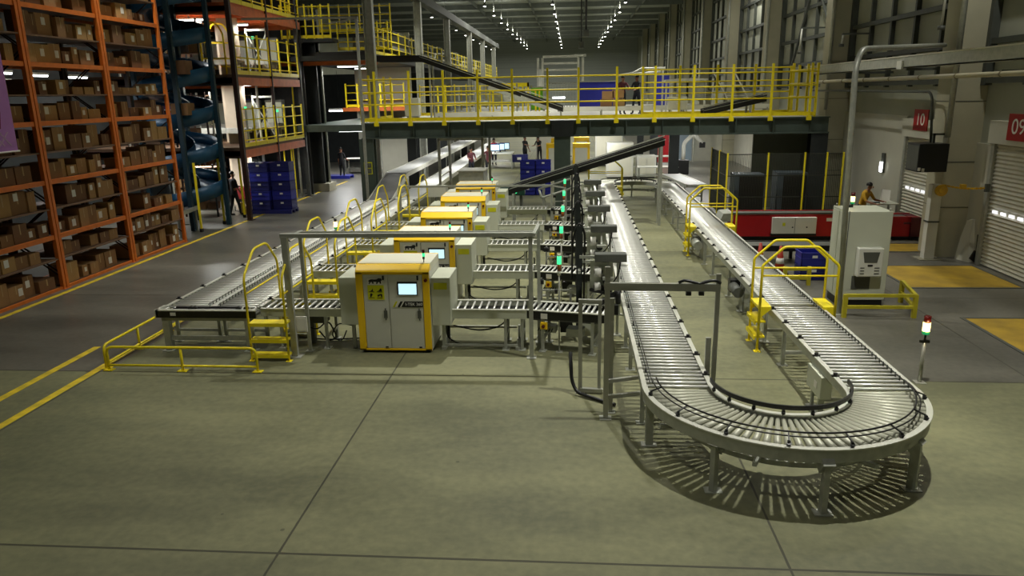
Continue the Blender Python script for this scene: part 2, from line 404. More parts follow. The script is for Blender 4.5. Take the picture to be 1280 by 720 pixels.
# ------------------------------------------------------------------ light: high-bay lamps in rows, tubes under the decks
def area(name,loc,size,power,col=(1,.985,.89),rot=(0,0,0),sy=None,spread=None):
    l=bpy.data.lights.new(name,'AREA'); l.energy=power; l.color=col
    if sy: l.shape='RECTANGLE'; l.size=size; l.size_y=sy
    else: l.shape='DISK'; l.size=size
    if spread: l.spread=spread
    o=bpy.data.objects.new(name,l); COL.objects.link(o); o.location=loc; o.rotation_euler=rot
    return o
LX=(-11.8,-6.5,-1.4,4.0)
KEY=420.0
rown={-11.8:'over the rack aisle',-6.5:'over the twin conveyors',-1.4:'over the sorter centre',4.0:'over the loop conveyor',9.3:'beside the side wall'}
for x in LX:
    n=0
    for k in range(18):
        y=10.5+6.9*(k-2)
        if y>52:
            area('high_bay_light',(x,y,10.86),.2,KEY*.55)
            area('ceiling_fill_light',(x,y,11.25),.2,KEY*.055,rot=(PI,0,0))  # upward fill added above each far lamp to brighten the ceiling
        if y>52:
            t=thing('pendant_lamp','round high-bay ceiling lamp %s, %s of its row'%(rown[x],ORD[n]),'lamp',(x,y,11),'high-bay ceiling lamps'); n+=1
            obj('housing',MB().lathe((x,y,10.9),[(.13,0),(.12,.08),(.07,.2),(.03,.3)],12),DGREY,t)
            obj('diffuser',MB().cyl((x,y,10.87),(x,y,10.9),.1,n=12),LAMP,t)
            obj('suspension_rod',MB().cyl((x,y,11.2),(x,y,12.9),.012,n=5),GALV,t)
# near half: only part of the fittings burn; the frontmost is added fill
for x,y,p in ((4.0,9.9,1.0),(-1.4,17.0,1.3),(4.0,23.7,1.0),(-1.4,30.6,.8),(4.0,37.5,.7),(-1.4,44.4,.7),(-1.4,3.1,.32),(-6.5,10.2,.3),(-6.5,24.0,.45),(-6.5,37.8,.6),(-11.8,20.6,.3)):
    area('high_bay_light',(x,y,10.86),.3,KEY*p,spread=1.75)
for x in (-11.8,9.3):                       # fill lights added to brighten the side wall and racks
    for y in (17.7,31.5,45): area('outer_fill_light',(x,y,10.86),.4,KEY*(.26 if x<9 else .5))
w=bpy.data.worlds.new('hall_air'); scene.world=w; w.use_nodes=True
w.node_tree.nodes['Background'].inputs[0].default_value=(.5,.55,.5,1); w.node_tree.nodes['Background'].inputs[1].default_value=.012
scene.view_settings.view_transform='Standard'; scene.view_settings.look='None'; scene.view_settings.gamma=1; scene.view_settings.use_curve_mapping=False
scene.view_settings.exposure=-0.45
# ------------------------------------------------------------------ conveyors
def objl(name, mb, m, parent, bevel=0.0, label=None):
    return obj(name, mb, m, parent, origin=wloc(parent), bevel=bevel, label=label) if False else _objl(name,mb,m,parent,bevel,label)
def _objl(name,mb,m,parent,bevel,label):
    """mb is already in the parent's own axes"""
    me=bpy.data.meshes.new(name); me.from_pydata(mb.v,[],mb.f)
    for mm in (m if isinstance(m,(list,tuple)) else [m]): me.materials.append(mm)
    me.polygons.foreach_set('use_smooth',mb.sm); me.polygons.foreach_set('material_index',mb.mi); me.update()
    o=bpy.data.objects.new(name,me); COL.objects.link(o); fix(o); o.parent=parent
    if bevel:
        b=o.modifiers.new('bevel','BEVEL'); b.width=bevel; b.segments=2; b.limit_method='ANGLE'
    if label:o['label']=label
    return o
_rm={}
def roller_mesh(L,r0,r1,m):
    k=(round(L,3),r0,r1,m.name)
    if k not in _rm:
        mb=MB().cyl((-L/2,0,0),(L/2,0,0),r0,r1,12).cyl((-L/2-.012,0,0),(L/2+.012,0,0),.012,None,6)
        me=bpy.data.meshes.new('roller'); me.from_pydata(mb.v,[],mb.f); me.materials.append(m)
        me.polygons.foreach_set('use_smooth',mb.sm); me.update()
        bm=bmesh.new();bm.from_mesh(me);bmesh.ops.recalc_face_normals(bm,faces=bm.faces);bm.to_mesh(me);bm.free()
        _rm[k]=me
    return _rm[k]
def leg_mb(x,y,z1,foot=.08,w=.06):
    return MB().box(x-w/2,x+w/2,y-w*.4,y+w*.4,.012,z1).box(x-foot,x+foot,y-foot*.8,y+foot*.8,0,.012)
def straight(name,label,loc,W,L,rotz=0,z=.76,pitch=.13,rmat=None,rr=.023,legs=(),group=None,fascia=.12,rail_m=None,side_m=None,guides=None,belt=None,cat='conveyor',pan=False):
    """A roller conveyor unit: local +Y is its run, X across, base at z=0 in the middle of its near end."""
    t=thing(name,label,cat,loc,group); t.rotation_euler=(0,0,rotz)
    rmat=rmat or ROLL; side_m=side_m or GALV; rail_m=rail_m or RAIL
    for s in (-1,1):
        x=s*W/2
        b=MB().box(x-.02,x+.02,0,L,z-fascia,z-.004); b.m=1; b.box(x-.032,x+.032,0,L,z-.004,z+.012)
        objl('side_rail',b,[side_m,rail_m],t)
    if belt:
        objl('belt',MB().box(-W/2+.03,W/2-.03,0,L,z-.05,z-.006),belt,t)
    else:
        me=roller_mesh(W-.05,rr,rr,rmat); n=int(L/pitch)
        for i in range(n): share('roller',me,t,(0,(i+.5)*L/n,z-rr-.004))
    if pan: objl('drip_pan',MB().box(-W/2+.02,W/2-.02,.02,L-.02,z-.12,z-.1),BLK,t)
    for y in legs:
        for s in (-1,1): objl('support_leg',leg_mb(s*(W/2-.03),y,z-fascia),GALV,t)
        objl('cross_bar',MB().box(-W/2+.03,W/2-.03,y-.02,y+.02,.2,.25).box(-W/2+.03,W/2-.03,y-.025,y+.025,z-fascia-.05,z-fascia),GALV,t)
    if guides:
        for s,kind in guides:
            x=s*(W/2-.07 if kind!='edge' else W/2+.0)
            g=MB()
            if kind=='twin':
                for dx,dz in ((0,.05),(-s*.035,.045)): g.tube([(x+dx,0,z+dz),(x+dx,L,z+dz)],.007,5)
                k=max(2,int(L/1.0))
                for i in range(k): y=(i+.5)*L/k; g.box(x-.012,x+.012,y-.02,y+.02,z-.01,z+.05)
                objl('guide_rail',g,BLK,t)
            elif kind=='clips':
                k=int(L/.13)
                for i in range(k): y=(i+.5)*L/k; g.box(x-.006,x+.006,y-.008,y+.008,z-.01,z+.06)
                g.box(x-.004,x+.004,0,L,z+.035,z+.05)
                objl('guide_rail',g,DGREY,t)
            elif kind=='edge':
                k=max(2,int(L/.75))
                for i in range(k): y=(i+.5)*L/k; objl('sensor_head',MB().cyl((x,y,z+.01),(x,y,z+.06),.022,.03,8).box(x-.05,x+.05,y-.02,y+.02,z+.01,z+.03),BLK,t)
    return t
# lane A (straight run of the loop on the machine side) and lane B
A0,A1,B0,B1=.97,1.83,3.53,4.40
CY=9.15; CX=2.685; FY=31.4
nm=7; ML=(FY-CY)/nm
for i in range(nm):
    where='joining the front curve' if i==0 else 'reaching the far curve' if i==nm-1 else '%s unit from the front curve'%ORD[i]
    straight('roller_conveyor','steel roller conveyor on the machine side of the loop, %s'%where,((A0+A1)/2,CY+ML*i,0),A1-A0,ML,legs=(.5,ML-.6),group='straight units of the loop conveyor',
        guides=[(-1,'twin'),(1,'edge')])
    straight('roller_conveyor','steel roller conveyor on the dock side of the loop, %s'%where,((B0+B1)/2,CY+ML*i,0),B1-B0,ML,legs=(.9,ML-.3),group='straight units of the loop conveyor',
        guides=[(1,'clips'),(-1,'edge')])
# branch lane beyond, beside lane B
straight('roller_conveyor','short pale roller conveyor branching off beyond the dock-side lane',(5.15,31.0,0),.8,4.2,rotz=.12,legs=(.4,3.6),belt=BELT)
def curve(label,cx,cy,a0,a1,n=21,z=.76,legs=(),guards=True,box=None):
    t=thing('curve_conveyor',label,'conveyor',(cx,cy,0),'curved units of the loop conveyor')
    ro,ri=(B1-B0)/2+(B0+B1)/2-cx-.0,0; ro=B1-CX; ri=B0-CX
    for r,nm_ in ((ro,'outer'),(ri,'inner')):
        b=MB().arcbar((0,0),r-.02,r+.02,a0,a1,z-.15,z-.004); b.m=1; b.arcbar((0,0),r-.035,r+.035,a0,a1,z-.004,z+.012)
        objl('side_rail',b,[GALV,RAIL],t)
    L=ro-ri-.06; me=roller_mesh(L,.024,.046,PVC)
    for i in range(n):
        a=a0+(a1-a0)*(i+.5)/n; r=(ro+ri)/2
        share('roller',me,t,(r*math.cos(a),r*math.sin(a),z-.052),(0,0,a))
    for a,r in legs:
        p=(r*math.cos(a),r*math.sin(a)); b=MB()
        b.bar((p[0],p[1],.012),(p[0],p[1],z-.14),.1,.06,(-math.sin(a),math.cos(a),0)); b.cbox((p[0],p[1],.006),(.2,.14,.012))
        b.bar((p[0]*(1-.1/r),p[1]*(1-.1/r),z-.24),(p[0]*(1+.02/r),p[1]*(1+.02/r),z-.1),.13,.16)
        objl('support_leg',b,GALV,t)
    for r in (ri+.18,ri+.45):
        objl('underframe',MB().arcbar((0,0),r,r+.05,a0,a1,.34,.4),GALV,t)
    k=2
    b=MB()
    for i in range(k):
        a=a0+(a1-a0)*(i+.5)/k; c,s=math.cos(a),math.sin(a); b.bar((ri*c,ri*s,.37),(ro*c,ro*s,.5),.05,.05)
    objl('cross_bar',b,GALV,t)
    if guards:
        for r,rad,nm2 in ((ri+.02,.022,'inner'),(ro-.15,.011,'outer')):
            g=MB(); pts=[(r*math.cos(a0+(a1-a0)*i/20),r*math.sin(a0+(a1-a0)*i/20),z+.12) for i in range(21)]
            if rad>.02: g.arcbar((0,0),r-.012,r+.012,a0,a1,z+.075,z+.13)
            else:
                g.tube(pts,rad,6); g.tube([(p[0]*1.03,p[1]*1.03,p[2]-.03) for p in pts],rad*.8,6)
            for i in range(4):
                a=a0+(a1-a0)*(i+.5)/4; c,s=math.cos(a),math.sin(a)
                R=r if rad>.02 else r+.13
                g.bar((R*c,R*s,z),(R*c,R*s,z+.07),.03,.03); g.bar((R*c,R*s,z+.07),(r*c,r*s,z+.11),.015,.015)
                g.cyl((R*c,R*s,z+.02),(R*c*1.01,R*s*1.01,z+.05),.024,None,8)
            objl('guard_rail',g,BLK,t)
    return t
curve('curved roller conveyor turning from the machine-side lane at the front of the loop',CX,CY,PI,1.5*PI,legs=((PI*1.03,1.66),(PI+.9,1.66),(1.5*PI+.04,1.72)))
curve('curved roller conveyor turning into the dock-side lane at the front of the loop',CX,CY,1.5*PI,2*PI,legs=((1.5*PI+.82,1.7),(2*PI-.06,.95)))
curve('pale far end curve closing the loop conveyor under the bridge',CX,FY,0,PI,n=40,legs=((.2,1.66),(.9,1.66),(1.57,1.66),(2.2,1.66),(2.9,1.66)))
# junction box under lane B
t=thing('control_box','small grey control box under the dock-side lane near the front curve','control box',(3.5,10.2,0))
obj('housing',MB().box(3.46,3.62,9.85,10.45,.3,.63),CGREY,t,bevel=.01)
obj('bracket',MB().box(3.5,3.54,10.0,10.05,.0,.3).box(3.5,3.54,10.3,10.35,.0,.3).box(3.45,3.6,9.95,10.4,0,.012),GALV,t)
obj('warning_label',MB().box(3.455,3.46,10.0,10.12,.4,.5),PAPER,t)
t=thing('drive_motor','black drive motor hanging under the dock-side lane behind the first yellow ladder','motor',(3.6,15.2,0))
obj('motor_body',MB().cyl((3.45,15.0,.45),(3.45,15.5,.45),.11,n=14),DGREY,t); obj('gearbox',MB().box(3.38,3.75,15.5,15.75,.32,.6),BLK,t,bevel=.02); obj('mount',MB().box(3.6,3.7,15.1,15.6,0,.66),GALV,t)
t=thing('drive_motor','grey drive motor under the dock-side lane by the second yellow ladder','motor',(3.55,20.6,0))
obj('motor_body',MB().cyl((3.45,20.0,.42),(3.45,20.5,.42),.12,n=14),GALV,t); obj('gearbox',MB().box(3.38,3.75,20.5,20.8,.28,.6),DGREY,t,bevel=.02); obj('mount',MB().box(3.6,3.7,20.1,20.6,0,.66),GALV,t)

# twin lanes on the far left of the sorter
L1=(-7.55,-6.66); L2=(-6.60,-5.73); LY0=12.75; LYN=27.1; k=5; SL=(LYN-LY0)/k
for i in range(k):
    for (x0,x1),nm_ in ((L1,'outer'),(L2,'inner')):
        straight('roller_conveyor','roller conveyor in the %s lane of the twin line, %s from the black end frame'%(nm_,ORD[i]),((x0+x1)/2,LY0+SL*i,0),x1-x0,SL,legs=(.25,SL-.7),
            group='twin lane roller conveyors',guides=[(-1 if nm_=='outer' else 1,'edge'),(1 if nm_=='outer' else -1,'clips')])
# transfer end
t=thing('transfer_end','black fronted transfer end joining both twin lanes','conveyor end',(-6.64,12.45,0))
obj('front_fascia',MB().box(-7.58,-5.7,12.42,12.46,.64,.765),BLK,t)
b=MB().box(-7.58,-5.7,12.42,12.5,.765,.785).box(-7.6,-7.54,12.42,12.75,.64,.785); obj('edge_trim',b,RAIL,t)
obj('deck_plate',MB().box(-7.55,-5.72,12.46,12.75,.66,.7),DGREY,t)
me=roller_mesh(.22,.022,.022,ROLL)
for i in range(14):
    o=share('roller',me,t,(-.84+i*.129,.15,.745),(0,0,PI/2))
obj('chain_bed',MB().box(-7.3,-6.05,12.52,12.56,.73,.79).box(-7.3,-6.05,12.64,12.68,.73,.79),BLK,t)
for x in (-6.95,-6.88,-6.05,-5.9): obj('drive_wheel',MB().cyl((x,12.5,.79),(x,12.56,.79),.045,n=12),BLK,t)
obj('rating_plate',MB().box(-7.3,-7.2,12.412,12.42,.68,.74),PAPER,t)
obj('lower_beam',MB().box(-7.5,-5.75,12.44,12.5,.58,.63).box(-7.4,-5.85,12.46,12.5,.2,.28),GALV,t)
for x in (-7.42,-5.86): obj('support_leg',MB().box(x-.06,x+.06,12.42,12.54,.012,.58).cbox((x,12.47,.006),(.22,.2,.012)),GALV,t)
# beyond: ramp up and pale belts
def ramp(label,x0,x1,y0,z0,y1,z1,bm,side,name='belt_conveyor',legs=True):
    t=thing(name,label,'conveyor',((x0+x1)/2,y0,0))
    obj('belt',MB().prism([(y0,z0-.05),(y0,z0),(y1,z1),(y1,z1-.05)],'x',x0+.03,x1-.03),bm,t)
    for x in (x0,x1): obj('side_rail',MB().prism([(y0,z0-.16),(y0,z0+.02),(y1,z1+.02),(y1,z1-.16)],'x',x-.02,x+.02),side,t)
    if legs:
        for f in (.12,.5,.88):
            y=y0+(y1-y0)*f; z=z0+(z1-z0)*f
            for x in (x0,x1): obj('support_leg',leg_mb(x,y,z-.1),GALV,t)
    return t
GB=mat('grey_belt',cvt(116,116,116),.6,0,.08,3)
ramp('grey belt ramp lifting the outer twin lane toward the bridge',L1[0],L1[1],27.1,.77,29.95,1.45,GB,RAIL)
ramp('raised pale belt running under the bridge after the grey ramp',L1[0],L1[1],29.95,1.46,60,1.5,BELT,RAIL)
ramp('low pale belt continuing the inner twin lane under the bridge',L2[0],L2[1],27.1,.77,60,.77,BELT,RAIL)

# ------------------------------------------------------------------ one sorting row, then five of them
PITCH=2.95; NROW=5
rowname=['front row','second row','third row','fourth row','fifth row']
LION=[(-.11,.0),(-.1,.035),(-.06,.05),(0,.045),(.04,.05),(.07,.075),(.12,.07),(.135,.035),(.115,.0),(.12,-.05),(.095,-.05),(.085,-.01),(.06,-.02),(.05,-.055),(.025,-.055),(.035,-.01),(-.02,-.005),(-.015,-.05),(-.04,-.05),(-.05,-.01),(-.075,-.02),(-.085,-.055),(-.11,-.055),(-.095,-.01)]
def machine(k):
    y=12.42+PITCH*k
    where=['nearest the camera, with its whole front showing','in the second row behind the foremost one','in the third row, screen half hidden','in the fourth row toward the bridge','in the fifth row, last before the bridge'][k]
    t=thing('sorting_machine','yellow framed grey scanning cabinet '+where,'machine',(-3.14,y,0),'yellow scanning cabinets in the sorting rows')
    X0,X1=-3.8,-2.48
    obj('plinth',MB().box(X0+.04,X1-.04,y+.06,y+1.0,0,.05),BLK,t)
    obj('body',MB().box(X0,X1,y+.03,y+1.02,.05,1.5),MGREY,t)
    f=MB().box(X0,X0+.125,y,y+.05,.05,1.5).box(X1-.12,X1,y,y+.05,.05,1.5).box(X0,X1,y,y+.05,1.46,1.5).box(X0,X1,y,y+.05,.05,.085)
    f.prism([(y,1.5),(y+.13,1.62),(y+.17,1.62),(y+.17,1.5)],'x',X0,X1)
    f.box(X0,X0+.02,y+.13,y+1.03,1.5,1.63).box(X0,X1,y+1.0,y+1.03,1.5,1.635)
    obj('yellow_frame',f,MYEL,t,bevel=.006)
    obj('top_panel',MB().box(X0+.02,X1,y+.17,y+1.0,1.5,1.63),MTOP,t)
    for a,b,h in ((X0+.135,X0+.575,-3.29),(X0+.595,X1-.13,-2.68)):
        d=obj('door',MB().box(a,b,y+.008,y+.034,.09,1.455),MGREY,t,bevel=.004)
        obj('handle',MB().bar((h,y-.002,.62),(h,y-.002,.84),.02,.012).box(h-.03,h+.03,y-.01,y+.01,.66,.8),DGREY,d)
        obj('latch',MB().box(b-.09,b-.06,y-.006,y+.01,1.36,1.44).box(b-.1,b-.05,y-.006,y+.01,.1,.125),BLK,d)
    s=MB(); s.box(-3.055,-2.695,y-.004,y+.008,1.085,1.33); obj('screen_bezel',s,BLK,t)
    obj('screen',MB().box(-3.03,-2.71,y-.007,y-.003,1.1,1.295),SCREEN,t)
    w=obj('emblem_sticker',MB().box(-3.585,-3.325,y-.0,y+.009,1.275,1.385),PAPER,t)
    obj('emblem',MB().prism([(-3.455+px,1.335+pz*.8) for px,pz in LION],'y',y-.003,y),BLK,w)
    w=obj('warning_sticker',MB().box(-3.59,-3.295,y-.0,y+.009,1.0,1.265),STKY,t)
    p=MB()
    for cx in (-3.52,-3.375):
        for cz in (1.17,1.06): p.prism([(cx-.05,cz-.03),(cx+.05,cz-.03),(cx+.05,cz-.02),(cx-.05,cz-.02)],'y',y-.003,y)
    p.prism([(-3.55,1.155),(-3.49,1.155),(-3.5,1.21),(-3.515,1.175)],'y',y-.003,y); p.prism([(-3.42,1.155),(-3.33,1.155),(-3.34,1.205),(-3.36,1.21),(-3.385,1.17)],'y',y-.003,y)
    p.prism([(-3.55,1.05),(-3.53,1.05),(-3.5,1.1),(-3.53,1.125),(-3.55,1.1)],'y',y-.003,y); p.prism([(-3.42,1.09),(-3.35,1.11),(-3.33,1.1),(-3.33,1.05),(-3.35,1.05),(-3.36,1.085),(-3.41,1.05)],'y',y-.003,y)
    obj('pictogram',p,BLK,w)
    st=MB()
    def par(a,b): return [(a,.865),(b,.865),(b+.06,.97),(a+.06,.97)]
    st.prism([(-3.0,.865),(-2.61,.865),(-2.61,.97),(-2.94,.97)],'y',y-.0,y+.009); st.prism(par(-3.07,-3.025),'y',y,y+.009)
    sg=obj('name_stripe',st,BLK,t)
    obj('stripe',MB().prism(par(-3.155,-3.12),'y',y,y+.009),STKY,sg); obj('stripe',MB().prism(par(-3.115,-3.1),'y',y,y+.009).prism(par(-3.02,-3.005),'y',y,y+.009).prism(par(-3.09,-3.075),'y',y,y+.009),PAPER,sg)
    global TXT
    o=bpy.data.objects.new('lettering',TXT); COL.objects.link(o); o.parent=sg; o.location=(-2.77+3.14,-.003,.917); o.rotation_euler=(PI/2,0,0)
    obj('stop_button',MB().cyl((X1-.06,y-.03,1.36),(X1-.06,y+.01,1.36),.03,n=12),LED_R,t)
    for xa,xb in ((-4.14,X0-.01),(X1+.01,-2.13)):
        q=obj('side_box',MB().box(xa,xb,y+.09,y+.92,.5,1.38),CGREY,t,bevel=.008)
        if xa>-3: obj('warning_sticker',MB().box(xa+.05,xb-.05,y+.083,y+.091,1.17,1.29),STKY,q)
        obj('support_leg',MB().box((xa+xb)/2-.03,(xa+xb)/2+.03,y+.25,y+.31,0,.5).box((xa+xb)/2-.03,(xa+xb)/2+.03,y+.75,y+.81,0,.5),GALV,t)
    a=obj('signal_tower',MB().cyl((-2.6,y+.22,1.63),(-2.6,y+.22,1.69),.008,n=8).cyl((-2.6,y+.22,1.69),(-2.6,y+.22,1.74),.02,n=10),DGREY,t)
    obj('green_lens',MB().cyl((-2.6,y+.22,1.74),(-2.6,y+.22,1.80),.024,n=12),LED_G,a); obj('red_lens',MB().cyl((-2.6,y+.22,1.80),(-2.6,y+.22,1.86),.024,n=12),LED_R,a)
TXT=text_mesh('I-TEK 360',.075); TXT.materials.append(PAPER)
def row(k):
    y=12.42+PITCH*k; yc=y+.53; rn=rowname[k]
    machine(k)
    # infeed and outfeed rollers: run along +X
    straight('roller_conveyor','short infeed roller conveyor entering the yellow cabinet of the %s'%rn,(-5.68,yc,0),.64,1.56,rotz=-PI/2,legs=(.35,1.2),rr=.02,pan=True,group='row infeed conveyors',fascia=.14,side_m=CGREY)
    straight('roller_conveyor','short outfeed roller conveyor leaving the yellow cabinet of the %s'%rn,(-2.12,yc,0),.64,1.34,rotz=-PI/2,legs=(.95,1.25),rr=.02,pan=True,group='row outfeed conveyors',fascia=.16,side_m=CGREY)
    b=thing('tie_rack','galvanised lower tie frame under the outfeed of the %s'%rn,'frame',(-1.5,yc,0),'outfeed tie frames')
    obj('tie_bar',MB().box(-2.3,-.95,yc-.3,yc-.26,.06,.1),GALV,b); obj('tie_bar',MB().box(-2.3,-1.0,yc+.24,yc+.28,.24,.28),RAIL,b); obj('foot',MB().box(-2.34,-2.26,yc-.34,yc+.3,0,.06),GALV,b); obj('foot',MB().box(-.99,-.91,yc-.34,yc+.3,0,.06),GALV,b); obj('post',MB().box(-2.32,-2.28,yc+.22,yc+.3,.06,.3).box(-.98,-.94,yc+.22,yc+.3,.06,.3),GALV,b)
    c=thing('cable_loom','black cables looping under the infeed side of the %s'%rn,'cable',(-4.5,yc,0),'cable looms under the rows')
    obj('loop',MB().tube(fillet([(-5.1,yc-.1,.5),(-4.7,yc-.2,.3),(-4.45,yc-.25,.55),(-4.3,yc-.25,.2),(-4.5,yc-.2,.1),(-4.65,yc-.2,.3)],.15),.014,6),BLK,c)
    obj('loop',MB().tube(fillet([(-4.0,yc-.3,.45),(-4.25,yc-.3,.5),(-4.4,yc-.32,.25),(-4.2,yc-.32,.12),(-4.1,yc-.3,.35)],.12),.012,6).tube(fillet([(-5.2,yc+.2,.04),(-4.6,yc+.1,.03),(-3.9,yc+.2,.04)],.2),.014,6),BLK,c)
    obj('conduit_box',MB().box(-5.0,-4.55,yc-.1,yc+.15,.42,.56).box(-4.9,-4.8,yc-.05,yc+.05,0,.42),DGREY,c)
    c=thing('cable_loom','black cables hanging under the outfeed side of the %s'%rn,'cable',(-1.7,yc,0),'cable looms under the rows')
    obj('loop',MB().tube(fillet([(-2.2,yc+.2,.3),(-1.7,yc+.18,.2),(-1.3,yc+.2,.28),(-1.05,yc+.15,.6)],.2),.014,6).tube(fillet([(-2.3,yc-.1,.5),(-2.25,yc-.2,.2),(-2.1,yc-.2,.1),(-2.0,yc-.1,.03)],.1),.014,6),BLK,c)
    # merge unit, black sided
    ang=-PI/2-.2
    t=straight('merge_conveyor','black sided merge conveyor leading the %s onto the loop'%rn,(-.74,yc-.02,0),.58,1.42,rotz=ang,pitch=.1,rr=.022,legs=(.3,1.2),group='black sided merge conveyors',fascia=.15,side_m=BLK)
    objl('transfer_bed',MB().box(-.2,.2,.1,1.35,.55,.68),DGREY,t)
    e=objl('stop_box',MB().box(.3,.36,.28,.4,.44,.56),MYEL,t); 
    o=_objl('stop_button',MB().cyl((.36,.34,.5),(.4,.34,.5),.03,None,10),LED_R,e,0,None)
    objl('warning_label',MB().box(.312,.318,.28,.4,.62,.72),PAPER,t)
    pn=objl('valve_block',MB().box(-.1,.1,.2,.5,.3,.42).box(-.12,.12,.7,1.0,.25,.4),GALV,t)
    for q in range(6): _objl('fitting',MB().cyl((.12,.2+.05*q,.38),(.2,.2+.05*q,.36),.014,None,6),BLK,pn,0,None)
    # label applicator on its dark mast
    x=.16; my=yc+.62
    a=thing('label_applicator','dark mast with label applicator arm and rolls above the %s merge'%rn,'label applicator',(x,my,0),'label applicators')
    obj('mast',MB().box(x-.055,x+.055,my-.055,my+.055,.02,2.12),DSTEEL2,a); obj('foot_plate',MB().box(x-.16,x+.16,my-.16,my+.16,0,.02),GALV,a)
    obj('cable_chain',MB().tube(fillet([(x+.09,my-.03,.3),(x+.1,my-.03,2.0),(x+.0,my-.03,2.2),(x-.12,my-.03,1.9),(x-.14,my-.03,1.1)],.15),.022,6),BLK,a)
    hd=obj('printer_head',MB().box(x+.28,x+.86,my-.35,my-.12,1.5,1.65),DGREY,a,bevel=.015)
    obj('arm',MB().bar((x,my-.2,1.57),(x+.5,my-.2,1.57),.05,.05).bar((x,my,1.3),(x,my-.3,1.3),.05,.05),GALV,a)
    obj('backing_plate',MB().box(x+.2,x+.62,my-.18,my-.15,.88,1.5),CGREY,a)
    for xx,zz,r in ((x+.3,1.3,.12),(x+.3,1.02,.1)):
        ro_=obj('label_roll',MB().cyl((xx-.02,my-.25,zz),(xx+.1,my-.25,zz),r*.8,n=18),PAPER,a); obj('core',MB().cyl((xx-.03,my-.25,zz),(xx+.13,my-.25,zz),r*.3,n=12),BLK,ro_)
    obj('motor',MB().cyl((x+.48,my-.34,1.16),(x+.48,my-.18,1.16),.07,n=12).box(x+.4,x+.6,my-.3,my-.18,.92,1.02),BLK,a)
    obj('applicator_pad',MB().box(x+.42,x+.62,my-.5,my-.36,1.2,1.24).bar((x+.52,my-.4,1.24),(x+.52,my-.2,1.5),.04,.04),GALV,a)
    obj('side_frame',MB().box(x+.7,x+.75,my-.05,my,.02,1.6).box(x,x+.75,my-.05,my,1.42,1.47).box(x,x+.75,my-.05,my,.55,.6).box(x+.66,x+.8,my-.1,my+.05,0,.02),GALV,a)
    obj('junction_box',MB().box(x+.05,x+.42,my-.4,my-.22,.1,.48),CGREY,a,bevel=.01)
    obj('drive_unit',MB().box(x-.35,x-.12,my-.25,my-.05,.12,.4).cyl((x-.3,my-.3,.3),(x-.3,my-.02,.3),.07,n=12),BLK,a); obj('gearbox',MB().box(x+.45,x+.72,my-.35,my-.2,.5,.68),BLK,a)
    obj('pusher_arm',MB().bar((x+.35,my-.72,.82),(x+.75,my-.45,1.0),.06,.08).bar((x+.2,my-.2,.95),(x+.72,my-.5,.9),.05,.05).cyl((x+.7,my-.55,.78),(x+.7,my-.55,1.02),.05,n=10),BLK,a)
    obj('cable',MB().tube(fillet([(x+.06,my-.06,.5),(x+.35,my-.4,.85),(x+.7,my-.3,1.2),(x+.75,my-.3,1.5)],.2),.014,6),BLK,a)
    # photo-eye rig with valves left of the mast
    q=thing('sensor_rig','slim aluminium sensor rig with hoses beside the %s merge'%rn,'sensor rig',(-.55,yc+.5,0),'sensor rigs')
    obj('post',MB().box(-.57,-.53,yc+.48,yc+.52,.01,1.15).box(-.64,-.46,yc+.42,yc+.58,0,.01),ALU,q); obj('post',MB().box(-.02,.02,yc+.48,yc+.52,.01,.95).box(-.09,.09,yc+.42,yc+.58,0,.01),ALU,q)
    obj('rail',MB().box(-.8,.1,yc+.49,yc+.51,.46,.5).box(-.55,.06,yc+.49,yc+.51,.9,.93),ALU,q)
    v=MB()
    for i in range(6): v.box(-.75+.13*i,-.68+.13*i,yc+.44,yc+.49,.43,.53)
    obj('valve_bank',v,DGREY,q); obj('sensor',MB().box(-.6,-.5,yc+.4,yc+.48,1.05,1.13).box(-.3,-.24,yc+.42,yc+.48,.86,.94),BLK,q)
    obj('hose',MB().tube(fillet([(-.5,yc+.45,.5),(-.35,yc+.4,.25),(-.1,yc+.42,.2),(.05,yc+.45,.5)],.12),.01,5),BLK,q)
    # andon on the merge
    if k>0 or True:
        n=thing('signal_tower','lit green signal tower on a thin post at the %s merge'%rn,'signal lamp',(-.2,yc-.45+.06,0),'green signal towers')
        Y=yc-.39
        obj('post',MB().cyl((-.2,Y,.01),(-.2,Y,1.5),.014,n=8).cbox((-.2,Y,.005),(.12,.12,.01)),ALU,n)
        obj('lens_base',MB().cyl((-.2,Y,1.42),(-.2,Y,1.5),.032,n=12),CGREY,n); obj('orange_lens',MB().cyl((-.2,Y,1.5),(-.2,Y,1.62),.035,n=12),ORL,n); obj('green_lens',MB().cyl((-.2,Y,1.62),(-.2,Y,1.76),.038,n=12),LED_G,n); obj('cap',MB().cyl((-.2,Y,1.76),(-.2,Y,1.79),.03,n=12),CGREY,n)
for k in range(NROW): row(k)

